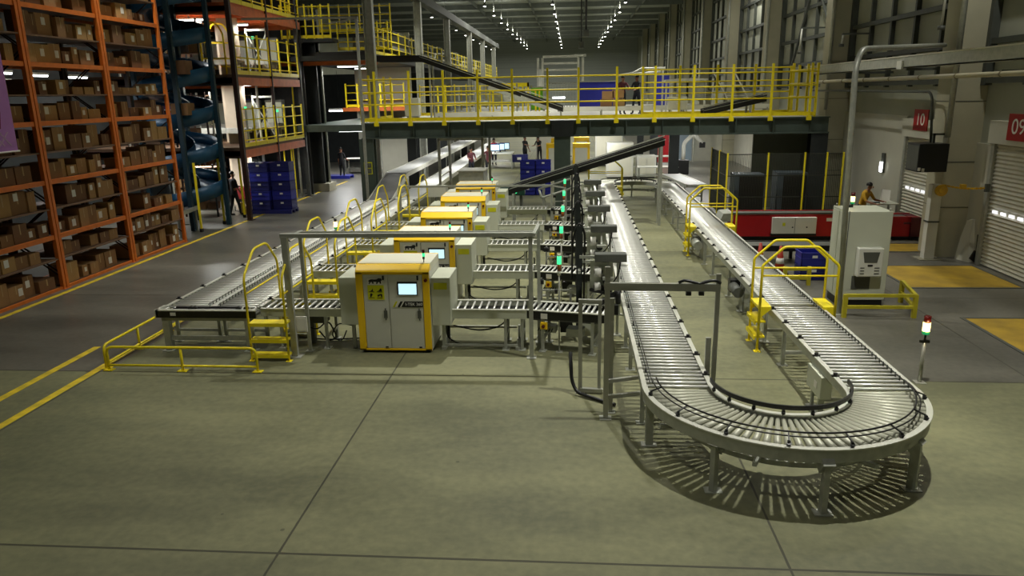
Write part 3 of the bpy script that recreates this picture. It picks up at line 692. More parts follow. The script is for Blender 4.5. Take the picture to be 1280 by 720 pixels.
# ------------------------------------------------------------------ yellow crossing ladders
def stair_rows(k):
    y0=11.95+PITCH*k; y1=y0+1.5; xa,xb=-5.62,-4.95
    t=thing('crossing_ladder','yellow step-over ladder across the infeed of the %s'%rowname[k],'step ladder',(xa,y0,0),'yellow step-over ladders on the rows')
    for x in (xa,xb):
        pts=fillet([(x,y0,0.01),(x,y0,1.52),(x,y0+.5,1.92),(x,y1-.42,1.92),(x,y1,1.5),(x,y1,0.01)],.12)
        h=obj('handrail',MB().tube(pts,.022,8),YEL,t); obj('foot',MB().cbox((x,y0,.005),(.1,.1,.01)).cbox((x,y1,.005),(.1,.1,.01)),YEL,h)
        obj('knee_rail',MB().tube([(x,y0,1.22),(x,y1,1.22)],.016,6),YEL,t)
    for z,d in ((.70,.22),(.40,.16),(.12,.16)):
        obj('tread',MB().box(xa,xb,y0-.02,y0+d,z-.035,z).box(xa,xb,y0-.03,y0-.01,z-.06,z),YEL,t)
        obj('tread',MB().box(xa,xb,y1-d,y1+.02,z-.035,z).box(xa,xb,y1+.01,y1+.03,z-.06,z),YEL,t)
for k in range(NROW): stair_rows(k)
def stair_lane(y0,label,xa=3.3,xb=4.58):
    y1=y0+.6
    t=thing('crossing_ladder',label,'step ladder',(xa,y0,0),'yellow step-over ladders on the loop')
    for y in (y0,y1):
        pts=fillet([(xa,y,.01),(xa,y,1.56),(xa+.35,y,1.89),(xb-.37,y,1.89),(xb,y,1.56),(xb,y,.01)],.05)
        h=obj('handrail',MB().tube(pts,.024,8),YEL,t); obj('foot',MB().cbox((xa,y,.005),(.11,.11,.01)).cbox((xb,y,.005),(.11,.11,.01)),YEL,h)
        obj('knee_rail',MB().tube([(xa,y,1.38),(xb,y,1.38)],.018,6),YEL,t)
    for s,x in ((1,xa),(-1,xb)):
        obj('platform',MB().box(x-s*.02,x+s*.2,y0,y1,.78,.82),YEL,t)
        for z in (.56,.28):
            obj('tread',MB().box(x-s*.06,x+s*.12,y0,y1,z-.03,z).box(x-s*.07,x-s*.05,y0,y1,z-.07,z),YEL,t)
        for q in (y0,y1-.01): obj('gusset',MB().prism([(x,.78),(x+s*.2,.78),(x,.6)],'y',q,q+.01),YEL,t)
stair_lane(12.7,'yellow step-over ladder over the dock-side lane nearest the front curve')
stair_lane(29.8,'yellow step-over ladder over the machine-side lane just short of the far curve',.72,2.05)
stair_lane(20.7,'yellow step-over ladder over the dock-side lane farther back by the red boom')

# ------------------------------------------------------------------ low guard rails round the lane end
def low_rail(p0,p1,label,h=.42,mids=1,r=.024):
    p0=Vector(p0);p1=Vector(p1); t=thing('guard_rail',label,'guard rail',tuple(p0))
    z=Vector((0,0,1))
    obj('hoop',MB().tube(fillet([p0+z*.01,p0+z*h,p1+z*h,p1+z*.01],.12),r,8),YEL,t)
    obj('lower_rail',MB().tube([p0+z*.09,p1+z*.09],r*.9,8),YEL,t)
    for i in range(1,mids+1):
        p=p0+(p1-p0)*i/(mids+1); obj('post',MB().tube([p+z*.01,p+z*h],r,8),YEL,t)
    for i in range(mids+2):
        p=p0+(p1-p0)*i/(mids+1); obj('foot',MB().cbox((p.x,p.y,.006),(.16,.12,.012)),YEL,t)
low_rail((-7.95,11.42,0),(-5.3,11.42,0),'low yellow guardrail across the front of the twin lane end')
low_rail((-8.05,11.5,0),(-8.05,14.6,0),'low yellow guardrail along the outer side of the twin lane end',mids=2)

# ------------------------------------------------------------------ galvanised portal frames
def portal(label,posts,top,mat_=GALV,feet=True,name='portal'):
    t=thing(name,label,'portal frame',tuple(posts[0][0]))
    for (p,q,w) in posts:
        obj('post',MB().bar(p,q,w,w*.7,(0,1,0)),mat_,t)
        if feet and p[2]<.05: obj('foot_plate',MB().cbox((p[0],p[1],.006),(w*2.4,w*2.2,.012)),GALV,t)
    for (p,q,w,h) in top: obj('cross_beam',MB().bar(p,q,w,h),mat_,t)
    return t
g=portal('wide galvanised portal frame standing over the front row',[((-4.93,12.2,.01),(-4.93,12.2,2.18),.11),((-4.76,12.5,.01),(-4.76,12.5,2.18),.06),((-.68,12.25,.01),(-.68,12.25,2.18),.07),((-.58,13.1,.01),(-.58,13.1,2.18),.06)],
    [((-5.0,12.22,2.2),(-.62,12.27,2.2),.1,.07),((-4.8,12.5,2.2),(-.58,12.5,2.19),.05,.05),((-4.78,12.2,2.2),(-4.76,12.6,2.2),.06,.05),((-.62,12.2,2.2),(-.58,13.15,2.2),.06,.06)])
obj('notice_board',MB().box(-4.82,-4.62,12.08,12.1,.5,.78).box(-4.8,-4.64,12.072,12.08,.53,.75),PAPER,g)
portal('galvanised portal frame farther back near the fifth row',[((-5.55,23.7,.01),(-5.55,23.7,1.62),.07),((-5.35,23.95,.01),(-5.35,23.95,1.62),.06),((-.62,23.7,.01),(-.62,23.7,1.62),.06),((-.16,23.9,.01),(-.16,23.9,1.5),.06)],
    [((-5.58,23.7,1.64),(-.58,23.7,1.64),.07,.06),((-5.55,23.7,1.64),(-5.35,23.98,1.64),.05,.05),((-.62,23.7,1.64),(-.16,23.9,1.53),.05,.05)],COPPER if False else GALV)
g=portal('aluminium camera portal bridging the machine-side lane at its front end',[((.5,9.78,.01),(.5,9.78,2.22),.07),((.58,10.0,.01),(.58,10.0,1.72),.06),((1.98,9.8,.01),(1.98,9.8,2.12),.06),((1.9,9.86,.3),(1.9,9.86,1.2),.07)],
    [((.46,9.78,1.95),(2.0,9.8,1.93),.07,.1),((.5,9.78,.33),(1.2,10.0,.33),.05,.05),((.52,9.9,.52),(1.2,10.15,.52),.05,.05)],ALU)
obj('cable',MB().tube([(1.45+.07*i,9.78,2.0+.035*math.sin(i*1.2)+(.02 if 2<i<6 else 0)) for i in range(9)],.022,6),BLK,g)
obj('sensor',MB().box(1.55,1.62,9.74,9.8,1.83,1.88).box(1.72,1.79,9.74,9.8,1.83,1.88),BLK,g)
portal('small square aluminium stand left of the camera portal',[((.15,10.73,.01),(.15,10.73,1.45),.06),((.44,10.7,.05),(.44,10.7,1.45),.05)],[((.12,10.73,1.47),(.47,10.7,1.47),.07,.06),((.15,10.72,.05),(.5,10.68,.05),.07,.06)],ALU,name='stand')
tag(obj('cable',MB().tube(fillet([(.0,10.85,.62),(.02,10.7,.2),(.1,10.6,.05),(.45,10.35,.03),(.66,10.2,.03)],.35,8),.028,8),BLK),'thick black cable curling down beside the small aluminium stand','cable')
# ------------------------------------------------------------------ bridge / mezzanine
BY=28.5; DZ=3.5
BX0,BX1=-8.05,9.45
b=MB(); zt,zb=3.5,2.9
b.box(BX0,BX1,BY,BY+.35,zt-.04,zt).box(BX0,BX1,BY,BY+.35,zb,zb+.05).box(BX0,BX1,BY+.15,BY+.19,zb,zt)
for i in range(13):
    x=-7.35+1.345*i; b.box(x-.015,x+.015,BY+.01,BY+.17,zb+.05,zt-.04)
t=thing('bridge_beam','long dark green steel beam carrying the yellow railed walkway','beam',(0.7,BY,zb))
obj('girder',b,DSTEEL,t)
b=MB()
for x in (-.66,.0): 
    for z in (2.98,3.08,3.18,3.28,3.38): b.cyl((x,BY-.02,z),(x,BY+.02,z),.025,n=6)
obj('bolt_plate',b.box(-.75,.1,BY-.012,BY+.0,2.9,3.5),DSTEEL2,t)
def hcol(label,x,y,w,z1,m=DSTEEL,sign=False):
    t=thing('steel_column',label,'column',(x,y,0)); 
    obj('shaft',MB().box(x-w/2,x+w/2,y-.02-w*.35,y+.02-w*.35,0,z1).box(x-w/2,x+w/2,y-.02+w*.35,y+.02+w*.35,0,z1).box(x-.03,x+.03,y-w*.35,y+w*.35,0,z1),m,t)
    obj('base_plate',MB().box(x-w*.8,x+w*.8,y-w*.7,y+w*.7,0,.04),m,t)
    if sign:
        s=obj('notice_board',MB().box(x-.13,x+.19,y-w*.35-.05,y-w*.35-.02,1.55,2.02),STKY,t)
        obj('notice_print',MB().box(x-.1,x+.16,y-w*.35-.055,y-w*.35-.05,1.8,1.98).box(x-.1,x+.16,y-w*.35-.055,y-w*.35-.05,1.58,1.77),mat('grey_print',cvt(90,92,80),.6,0,.4,14),s)
    return t
hcol('dark green bridge column by the grey ramp, carrying a small notice',-7.92,BY+.3,.56,2.9,sign=True)
hcol('dark green bridge column in the middle behind the signal towers',-.33,BY+.3,.62,2.9)
hcol('dark bridge column at the dock end beside the mesh pen',9.15,BY+.3,.6,2.9,DSTEEL2)
# deck
struct('slab',MB().box(BX0,BX1,BY+.36,62,3.42,3.5),mat('deck_plate_pale',cvt(190,188,176),.55,.0,.06,1.5),origin=(0.7,40,3.46),label='pale deck of the raised walkway behind the yellow railing',cat='deck')
for y in (36,44,52,60): struct('slab_beam',MB().box(BX0,BX1,y,y+.2,3.0,3.42),DSTEEL,origin=(.7,y,3.2))
# far columns under deck
i=0
for y in (37,46,55):
    for x in (-7.9,-.3,5.0):
        hcol('dark steel column under the raised deck, %s of those beyond the bridge front'%ORD[i],x,y,.45,3.42,DSTEEL2); i+=1
def railing(label,pts,z0,h,rails,n_posts,toe=True,r=.03,post_m=YEL,name='railing',foot=None,pw=.06,zx=None):
    """straight yellow railing; pts: two (x,y)"""
    (xa,ya),(xb,yb)=pts; t=thing(name,label,'railing',(xa,ya,z0))
    for i in range(n_posts):
        f=i/(n_posts-1); x=xa+(xb-xa)*f; y=ya+(yb-ya)*f
        p=MB().box(x-pw/2,x+pw/2,y-pw/2,y+pw/2,z0-(foot or 0),z0+h)
        if foot: p.box(x-pw*1.0,x+pw*1.0,y-pw,y+pw*.5,z0-foot,z0-foot+.14)
        obj('post',p,post_m,t)
    for z in rails: obj('rail',MB().tube([(xa,ya,z0+z),(xb,yb,z0+z)],r,6),post_m,t)
    if toe: obj('toe_board',MB().bar((xa,ya+.04,z0+.1),(xb,yb+.04,z0+.1),.012,.14),post_m,t)
    return t
# front bridge railing with its own measured posts
t=thing('railing','yellow safety railing along the whole front of the bridge','railing',(BX0,BY-.03,3.5))
for x in (-7.42,-6.1,-4.8,-3.5,-2.2,-.88,.27,1.68,3.08,4.48,5.88,7.28,8.66):
    p=MB().box(x-.04,x+.04,BY-.08,BY-.01,3.4,5.4).box(x-.08,x+.08,BY-.12,BY-.005,3.38,3.54)
    obj('post',p,YEL,t)
for z in (5.1,4.62,4.18): obj('rail',MB().tube([(-8.0,BY-.03,z),(8.85,BY-.03,z)],.032,6),YEL,t)
obj('end_post',MB().box(-8.02,-7.94,BY-.07,BY+.01,3.5,5.15),YEL,t)
obj('toe_board',MB().box(-8.0,8.9,BY+.02,BY+.05,3.55,3.68),YEL,t)
railing('yellow railing on the rear side of the bridge walkway',[(2.95,32),(9.0,32)],3.5,2.0,(1.85,1.35,.9),5,pw=.09)
railing('yellow end railing at the tray side of the bridge walkway',[(8.9,28.6),(8.9,32)],3.5,1.9,(1.7,1.2,.7),4,pw=.08)
railing('yellow end railing at the rack side of the bridge walkway',[(-8.0,28.6),(-8.0,33.5)],3.5,1.8,(1.6,1.1,.65),5,pw=.08)
# conveyors on the bridge deck
def deck_conv(label,x0,x1,y,z0,h,m,side):
    t=thing('belt_conveyor',label,'conveyor',(x0,y,z0))
    obj('belt',MB().box(x0,x1,y+.05,y+.65,z0+h-.04,z0+h),m,t)
    for yy in (y,y+.7): obj('side_rail',MB().box(x0,x1,yy-.02,yy+.02,z0+h-.16,z0+h+.03),side,t)
    k=int((x1-x0)/1.8)+1
    for i in range(k):
        x=x0+.15+(x1-x0-.3)*i/max(1,k-1)
        for yy in (y,y+.7): obj('support_leg',leg_mb(x,yy,h-.1) if z0==0 else MB().box(x-.03,x+.03,yy-.03,yy+.03,z0,z0+h-.1),GALV,t)
    return t
deck_conv('white sided conveyor running across the raised deck behind the railing',-.6,8.6,33.6,3.5,.36,mat('dark_belt',cvt(60,58,58),.6,0,.1,3),WHITE)
deck_conv('low white platform conveyor on the deck below the black incline',-5.8,-.9,32.2,3.5,.22,WHITE,WHITE)
# black incline from the upper level down onto the deck
def xramp(label,x0,z0,x1,z1,y,w,legs,depth=.26,level=None):
    t=thing('incline_conveyor',label,'conveyor',(x0,y,min(z0,z1)))
    P=[(x0,z0),(x1,z1)]
    if level: P=[level]+P
    top=P; bot=[(a,c-depth) for a,c in reversed(P)]
    for yy,m in ((y,BLK),(y+w,BLK)): obj('side_panel',MB().prism(top+bot,'y',yy-.03,yy+.03),m,t)
    obj('belt',MB().prism([(a,c-.03) for a,c in P]+[(a,c-.08) for a,c in reversed(P)],'y',y+.03,y+w-.03),RUB,t)
    d=Vector((x1-x0,0,z1-z0)).normalized(); n_=Vector((-d.z,0,d.x)); n_=n_ if n_.z>0 else -n_
    obj('side_guide',MB().bar(Vector((x0,y-.04,z0))+n_*.08,Vector((x1,y-.04,z1))+n_*.08,.03,.035).bar(Vector((x0,y-.05,z0))-n_*.06,Vector((x1,y-.05,z1))-n_*.06,.03,.02),GALV,t)
    for xx,zb in legs:
        f=(xx-x0)/(x1-x0); zz=z0+(z1-z0)*f-depth
        for yy in (y,y+w): obj('support_leg',MB().box(xx-.04,xx+.04,yy-.04,yy+.04,zb,zz),GALV,t)
    return t
q=xramp('long black incline conveyor dropping from the upper level onto the bridge deck',-6.6,6.2,-.35,3.95,33.4,.8,((-6.2,3.5),(-4.2,3.5),(-1.2,3.5)),level=(-8.6,6.22))
obj('lattice_guard',MB().bar((-3.6,33.34,4.78),(-1.0,33.34,3.85),.04,.16).bar((-2.2,33.33,4.38),(-1.6,33.33,4.15),.05,.1),GALV,q)
q=xramp('black incline conveyor rising under the bridge from the fifth row to the dock side',-2.15,1.36,3.15,2.98,25.6,.55,((-2.0,0),(-.95,0),(3.05,0)))
obj('motor_guard',MB().tube(fillet([(-1.1,25.5,1.3),(.2,25.5,1.72),(.25,25.5,1.4),(-1.0,25.5,1.0),(-1.1,25.5,1.3)],.08),.04,6),GALV,q)
xramp('short grey incline rising at the dock end of the raised deck',5.2,3.79,7.6,4.3,30.4,.7,((7.0,3.5),))
# boxes, panels and machines on the deck
def carton(label,c,d,m=None,z=None,rot=0,name='cardboard_box',grp=None,sticker=None):
    t=obj(name,MB().cbox((c[0],c[1],c[2]+d[2]/2),d),m or random.choice(CARD),None,origin=c,bevel=.006)
    tag(t,label,'box',grp); t.rotation_euler=(0,0,rot)
    return t
for i,(x,z,m) in enumerate(((1.55,3.86,1),(2.1,3.86,2),(1.62,4.2,0),(2.06,4.24,0))):
    c=carton('brown carton on the deck conveyor, %s of the small stack by the people'%ORD[i],(x,34.0,z),(.5,.45,.34),CARD[m],grp='cartons on the deck conveyor')
def frame_panel(label,x0,x1,y,z0,z1,m,cat='panel',name='partition_panel',fm=ALU):
    t=thing(name,label,cat,(x0,y,z0)); obj('sheet',MB().box(x0+.03,x1-.03,y,y+.03,z0+.1,z1-.03),m,t)
    obj('frame',MB().box(x0,x0+.05,y-.02,y+.05,z0,z1).box(x1-.05,x1,y-.02,y+.05,z0,z1).box(x0,x1,y-.02,y+.05,z1-.05,z1).box(x0,x1,y-.02,y+.05,z0+.08,z0+.13),fm,t); return t
frame_panel('blue screen panel on the deck with a small white lamp, beside the cartons',.35,2.3,38.5,3.5,5.05,BLUE)
frame_panel('blue screen panel on the deck behind the people',4.1,4.9,38.5,3.5,5.3,BLUE)
frame_panel('lime green panel on the deck beside the tall white lattice machine',-2.25,-1.5,42,3.5,4.85,LIME)
t=thing('square_gate','yellow square gate frame on the deck beside the lime green panel','gate',(-3.6,40,3.5))
obj('arch',MB().box(-3.7,-3.6,40,40.1,3.5,5.05).box(-2.3,-2.2,40,40.1,3.5,5.05).box(-3.7,-2.2,40,40.1,4.85,5.05),YEL,t); obj('bar',MB().box(-1.9,-1.82,40,40.08,3.5,4.7).box(-1.7,-1.62,40,40.08,3.5,4.7),YEL,t)
# tall white lattice machine far back
t=thing('lattice_machine','tall white lattice sorting tower on the deck far behind the bridge','machine',(-.75,50,3.5))
for x in (-2.15,-1.85,.45,.75): obj('upright',MB().box(x-.07,x+.07,49.9,50.05,3.5,6.7),WHITE,t)
for i in range(5): obj('cross_tray',MB().box(-1.85,.45,50,51.2,6.75-.42*i,6.85-.42*i),WHITE if i<3 else GALV,t)
b=MB()
for i in range(12): b.box(-1.8+.19*i,-1.75+.19*i,50,50.05,3.6,5.2)
for z in (4.2,4.55,4.9): b.box(-1.85,.45,49.98,50.05,z,z+.06)
obj('lattice',b,GALV,t); obj('side_hood',MB().cyl((-2.05,49.9,4.4),(-2.05,49.9,6.0),.14,n=8),WHITE,t); obj('top_rail',MB().box(.2,.95,49.9,50.1,6.75,6.88),WHITE,t)
obj('work_light',MB().box(-1.2,-.4,49.95,50.0,4.15,4.25),TUBE,t)
t=thing('control_cabinet','small white control cabinet on the deck conveyor under the railing','cabinet',(4.55,33.2,3.5))
obj('housing',MB().box(4.15,4.95,33.1,33.4,3.72,4.25),WHITE,t,bevel=.01); obj('lamp',MB().box(4.5,4.56,33.08,33.1,3.95,4.0),PAPER,t); obj('stand',MB().box(4.2,4.28,33.2,33.3,3.5,3.72).box(4.8,4.88,33.2,33.3,3.5,3.72),GALV,t)
t=thing('gravity_conveyor','white roller frame machine on the deck behind the small cabinet','machine',(5,35.6,3.5))
for x in (4.35,4.6,5.3,6.1): obj('upright',MB().box(x-.04,x+.04,35.5,35.6,3.5,4.95),WHITE,t)
obj('canopy',MB().prism([(4.3,4.9),(6.2,4.95),(6.2,5.02),(5.0,5.05),(4.3,5.0)],'y',35.4,36.2),WHITE,t); obj('hopper',MB().box(4.9,6.1,35.5,36,4.1,4.9),GALV,t)
t=thing('ladder','white slanted ladder frame on the deck at the dock end','ladder',(7,34.5,3.5))
for x in (6.3,7.2): obj('rail',MB().bar((x,34.5,5.2),(x+.75,34.5,3.9),.05,.08,(0,1,0)),WHITE,t)
obj('rung',MB().bar((6.6,34.5,4.7),(7.5,34.5,4.7),.04,.04).bar((6.85,34.5,4.25),(7.75,34.5,4.25),.04,.04).box(6.25,6.31,34.5,34.56,3.5,5.0).box(6.45,6.5,34.5,34.56,3.5,4.9),WHITE,t)
t=thing('pipe_gantry','white overhead pipe frame above the people on the deck','frame',(3,36.5,3.5))
obj('arm',MB().tube([(2.2,36.5,5.25),(2.9,36.5,5.35),(3.3,36.5,5.55),(4.4,36.5,5.55)],.05,6).tube([(2.9,36.7,5.3),(3.6,36.7,5.35),(4.2,36.7,5.4)],.05,6),WHITE,t)
for x in (3.4,4.3): obj('upright',MB().box(x-.04,x+.04,36.5,36.6,3.5,5.55),WHITE,t)
t=thing('white_cabinet','white electrical box standing at the rack end of the deck','cabinet',(-6.6,31.5,3.5)); obj('housing',MB().box(-6.95,-6.35,31.4,31.8,3.66,4.4),WHITE,t,bevel=.01); obj('door_panel',MB().box(-6.9,-6.4,31.39,31.4,3.7,4.35),MTOP,t); obj('stand',MB().box(-6.9,-6.4,31.5,31.7,3.5,3.66),GALV,t)
# upper yellow-railed mezzanine running away on the rack side
struct('slab',MB().box(-13.5,-8.7,34,92,6.1,6.3),DSTEEL2,origin=(-11,60,6.2),label='dark upper mezzanine deck running away behind the columns',cat='deck')
for i in range(7):
    y=34+8*i
    railing('yellow railing on the upper mezzanine edge, %s stretch from the bridge'%ORD[i],[(-8.72,y),(-8.72,y+7.9)],6.3,1.25,(1.15,.75,.4),6,r=.025,pw=.06,name='railing')
for i in range(6):
    y=40+8*i
    t=thing('shelf_conveyor','grey conveyor machinery on the upper mezzanine, %s unit from the bridge'%ORD[i],'conveyor',(-10.5,y,6.3),'machinery on the upper mezzanine')
    obj('bed',MB().box(-11.4,-9.4,y,y+5,6.9,7.05),GALV,t); obj('frame',MB().box(-11.4,-11.3,y,y+.1,6.3,7.9).box(-9.5,-9.4,y,y+.1,6.3,7.9).box(-11.4,-9.4,y,y+.1,7.8,7.9).box(-9.5,-9.4,y+4,y+4.1,6.3,7.6),WHITE,t)
# lower yellow railed mezzanine behind (in front of white cladding) and machinery lines at deck level
struct('wall_partition',MB().box(-12.6,-9.3,44,44.2,0,8),PLAST,label='white clad partition behind the conduit portal',cat='wall')
railing('yellow railing in front of the white partition',[(-12.6,42),(-9.3,42)],3.9,1.3,(1.2,.8,.4),6,pw=.07)
struct('slab',MB().box(-12.8,-9.2,41.8,44,3.7,3.9),ORGD,origin=(-11,43,3.8))
struct('slab',MB().box(-12.6,-8.6,34,44,2.95,3.25),DSTEEL,origin=(-11,39,3.1))
for i in range(8):
    y=38+4.6*i
    t=thing('conveyor_section','grey conveyor frame with yellow posts on the raised deck, %s behind the bridge'%ORD[i],'conveyor',(-5,y,3.5),'conveyor frames on the raised deck')
    obj('bed',MB().box(-7.6,-2.6,y,y+.8,4.0,4.12),GALV,t); obj('rail',MB().box(-7.6,-2.6,y,y+.05,4.5,4.55).box(-7.6,-2.6,y+.75,y+.8,4.5,4.55),ALU,t)
    for j in range(5):
        x=-7.5+1.2*j; obj('post',MB().box(x-.04,x+.04,y,y+.08,3.5,5.0),YEL if (i+j)%2 else GALV,t)
    obj('panel',MB().box(-4.2,-3.4,y+.2,y+.6,4.12,4.75),WHITE if i%2 else GALV,t)

# ------------------------------------------------------------------ under the bridge: lights and far floor clutter
n=0
for y in (33,39,45,51,57):
    for x in (-5.5,1.2,6.5):
        t=thing('hanging_tube_light','white tube light under the raised deck, number %d from the bridge front'%(n+1),'lamp',(x,y,2.95),'tube lights under the deck'); n+=1
        obj('housing',MB().box(x-.75,x+.75,y-.08,y+.08,2.95,3.02),WHITE,t); obj('tube',MB().cyl((x-.7,y,2.93),(x+.7,y,2.93),.025,n=8),TUBE,t); obj('bracket',MB().box(x-.05,x+.05,y-.03,y+.03,3.02,3.42),GALV,t)
        area('under_deck_light',(x,y,2.88),1.4,150,(1,.99,.95),sy=.15)
def crate(p,label,d=(.6,.4,.33),m=None,grp=None,rot=0):
    t=thing('plastic_crate',label,'crate',p,grp); m=m or BLUE
    x,y,z=d; b=MB().box(-x/2,x/2,-y/2,y/2,0,.015); w=.018
    b.box(-x/2,x/2,-y/2,-y/2+w,0,z).box(-x/2,x/2,y/2-w,y/2,0,z).box(-x/2,-x/2+w,-y/2,y/2,0,z).box(x/2-w,x/2,-y/2,y/2,0,z)
    _objl('shell',b,m,t,0,None)
    r=MB(); e=.012
    for zz in (z-.03,z*.5):
        r.box(-x/2-e,x/2+e,-y/2-e,-y/2,zz,zz+.03).box(-x/2-e,x/2+e,y/2,y/2+e,zz,zz+.03).box(-x/2-e,-x/2,-y/2,y/2,zz,zz+.03).box(x/2,x/2+e,-y/2,y/2,zz,zz+.03)
    _objl('rim',r,m,t,0,None)
    _objl('handle_plate',MB().box(-.06,.06,-y/2-e-.004,-y/2-e,z*.62,z*.8),PAPER,t,0,None)
    t.rotation_euler=(0,0,rot); return t
# stack by the rack aisle
for cx in range(2):
    for lv in range(5):
        crate((-12.38+.82*cx,28.95+.12*cx,.16+.375*lv),'dark blue crate in the aisle stack, %s from the floor, %s column'%(ORD[lv],'rack side' if cx==0 else 'aisle side'),(.78,.6,.37),BLUE if lv%2 else BLUED,'blue crates stacked in the rack aisle')
t=thing('pallet','dark blue plastic pallet under the stacked crates in the rack aisle','pallet',(-12,29,0))
obj('deck',MB().box(-12.85,-11.15,28.6,29.4,.12,.16),BLUED,t); obj('runner',MB().box(-12.85,-11.15,28.6,28.7,0,.12).box(-12.85,-11.15,29.3,29.4,0,.12).box(-12.85,-11.15,28.95,29.05,0,.12),BLUED,t)
for cx in range(2):
    for lv in range(4):
        crate((-1.95+.7*cx,33.9,.02+.39*lv),'bright blue crate under the bridge, %s from floor, column %s the bridge post'%(ORD[lv],'away from' if cx==0 else 'nearest'),(.68,.55,.385),BLUE,'blue crates stacked under the bridge')
def table(label,x0,x1,y,z,m=WHITE,d=.7,shelf=None):
    t=thing('work_table',label,'table',(x0,y,0)); obj('top',MB().box(x0,x1,y,y+d,z-.04,z),m,t)
    for x in (x0+.05,x1-.05):
        for yy in (y+.05,y+d-.05): obj('leg',MB().box(x-.03,x+.03,yy-.03,yy+.03,0,z-.04),GALV,t)
    if shelf: obj('shelf',MB().box(x0+.05,x1-.05,y+.05,y+d-.05,shelf,shelf+.03),GALV,t)
    return t
table('white packing table far under the bridge, with screens on it',-5.3,-3.6,46,.95,WHITE,1.6,.4)
for i,(x,y) in enumerate(((-4.7,46.3),(-4.45,47.0),(-4.2,47.6))):
    t=thing('monitor','small lit monitor on the far packing table, %s of three'%ORD[i],'screen',(x,y,.95),'monitors on the packing table')
    obj('casing',MB().box(x-.3,x+.3,y,y+.05,1.08,1.5),BLUED,t); obj('screen',MB().box(x-.26,x+.26,y-.006,y,1.12,1.46),SCREEN,t); obj('stand',MB().box(x-.03,x+.03,y+.01,y+.05,.96,1.1).box(x-.12,x+.12,y-.05,y+.1,.95,.965),BLK,t)
t=thing('bench','dark blue bench trolley beside the far packing table','trolley',(-3.4,47,0)); obj('body',MB().box(-3.7,-2.7,46.6,47.3,.35,.8),BLUED,t); obj('plate',MB().box(-3.35,-3.1,46.59,46.6,.5,.65),PAPER,t)
for x in (-3.6,-2.8): obj('leg',MB().box(x-.04,x+.04,46.7,47.2,0,.35),GALV,t)
frame_panel('white wall panel with grey frame far under the bridge',-2.4,-1.2,52,0,2.6,PLAST)
t=thing('grey_hood','boxy grey machine hood behind the fifth yellow cabinet','machine',(-3.55,26.4,0)); obj('housing',MB().box(-4.0,-3.1,26.3,27.4,.4,1.85),GALV,t,bevel=.02); obj('top_tray',MB().box(-4.05,-3.05,26.25,27.45,1.85,1.88),ALU,t)
for x in (-3.92,-3.18): obj('leg',MB().box(x-.04,x+.04,26.35,26.45,0,.4).box(x-.04,x+.04,27.25,27.35,0,.4),GALV,t)
t=thing('white_box','white low box on a frame beside the grey hood','cabinet',(-4.9,26.5,0)); obj('housing',MB().box(-5.2,-4.5,26.3,26.9,.95,1.3),WHITE,t); obj('stand',MB().box(-5.15,-5.07,26.35,26.43,0,.95).box(-4.63,-4.55,26.35,26.43,0,.95),GALV,t)
# aluminium tunnel frame
t=thing('tunnel_gantry','tall aluminium tunnel frame over the lanes under the bridge','frame',(-5.2,30,0))
for y in (29.6,32.2):
    for x in (-5.25,-3.5): obj('post',MB().box(x-.05,x+.05,y-.05,y+.05,0,2.8),ALU,t)
    obj('beam',MB().box(-5.3,-3.45,y-.05,y+.05,2.75,2.85),ALU,t)
obj('side_beam',MB().box(-5.3,-5.2,29.6,32.2,2.75,2.85).box(-3.55,-3.45,29.6,32.2,2.75,2.85).box(-5.28,-5.22,29.6,32.2,1.3,1.35),ALU,t)
for i,(x,y) in enumerate(((-.95,44),(.6,44),(-.8,49),(.7,50))):
    t=thing('yellow_cabinet','small yellow and grey scanning cabinet under the deck, %s seen past the middle column'%ORD[i],'machine',(x,y,0),'yellow cabinets beyond the bridge')
    obj('body',MB().box(x-.45,x+.45,y+.03,y+1,.05,1.4),MGREY,t); obj('yellow_frame',MB().box(x-.5,x-.36,y,y+.06,.05,1.42).box(x+.36,x+.5,y,y+.06,.05,1.42).box(x-.5,x+.5,y,y+1.0,1.38,1.62),MYEL,t)
t=thing('green_machine','small dark green gearbox machine behind the fifth yellow cabinet','machine',(-2.2,28.2,0)); obj('housing',MB().box(-2.7,-1.75,28,28.5,.75,1.05),GREEN,t,bevel=.03); obj('lamp',MB().cyl((-2.1,27.96,.9),(-2.1,28.0,.9),.07,n=10),LED_G,t); obj('stand',MB().box(-2.6,-2.5,28.1,28.4,0,.75).box(-1.95,-1.85,28.1,28.4,0,.75),DGREY,t)
# dock side under the bridge
for i,(x0,x1,y,h) in enumerate(((1.9,3.3,40,1.9),(3.5,4.5,40,1.2),(1.5,3.2,47,2.2))):
    t=thing('white_cabinet','white machine housing under the deck toward the dock, %s from the middle column'%ORD[i],'cabinet',(x0,y,0),'white housings under the deck')
    obj('housing',MB().box(x0,x1,y,y+1,.1,h),WHITE,t,bevel=.02); obj('plinth',MB().box(x0+.05,x1-.05,y+.05,y+.95,0,.1),DGREY,t); obj('door_panel',MB().box(x0+.1,(x0+x1)/2-.02,y-.01,y,.2,h-.1).box((x0+x1)/2+.02,x1-.1,y-.01,y,.2,h-.1),MTOP,t)
table('pale roller table under the deck beside the far curve',3.4,5.4,38,.8,WHITE,.8,.35); table('second pale roller table beyond the first under the deck',3.2,5.6,42,1.0,WHITE,.8,.4)
t=thing('robot_arm','black articulated handling arm beside the pale roller tables','robot arm',(6.2,42,0)); obj('pedestal',MB().box(5.9,6.5,41.8,42.4,0,.8),BLK,t,bevel=.03); obj('arm',MB().tube(fillet([(6.2,42,.8),(6.2,42,1.7),(6.7,42,2.2),(7.2,42,1.7)],.2),.11,8),WHITE,t); obj('head',MB().box(7.05,7.35,41.9,42.1,1.45,1.75),BLK,t)
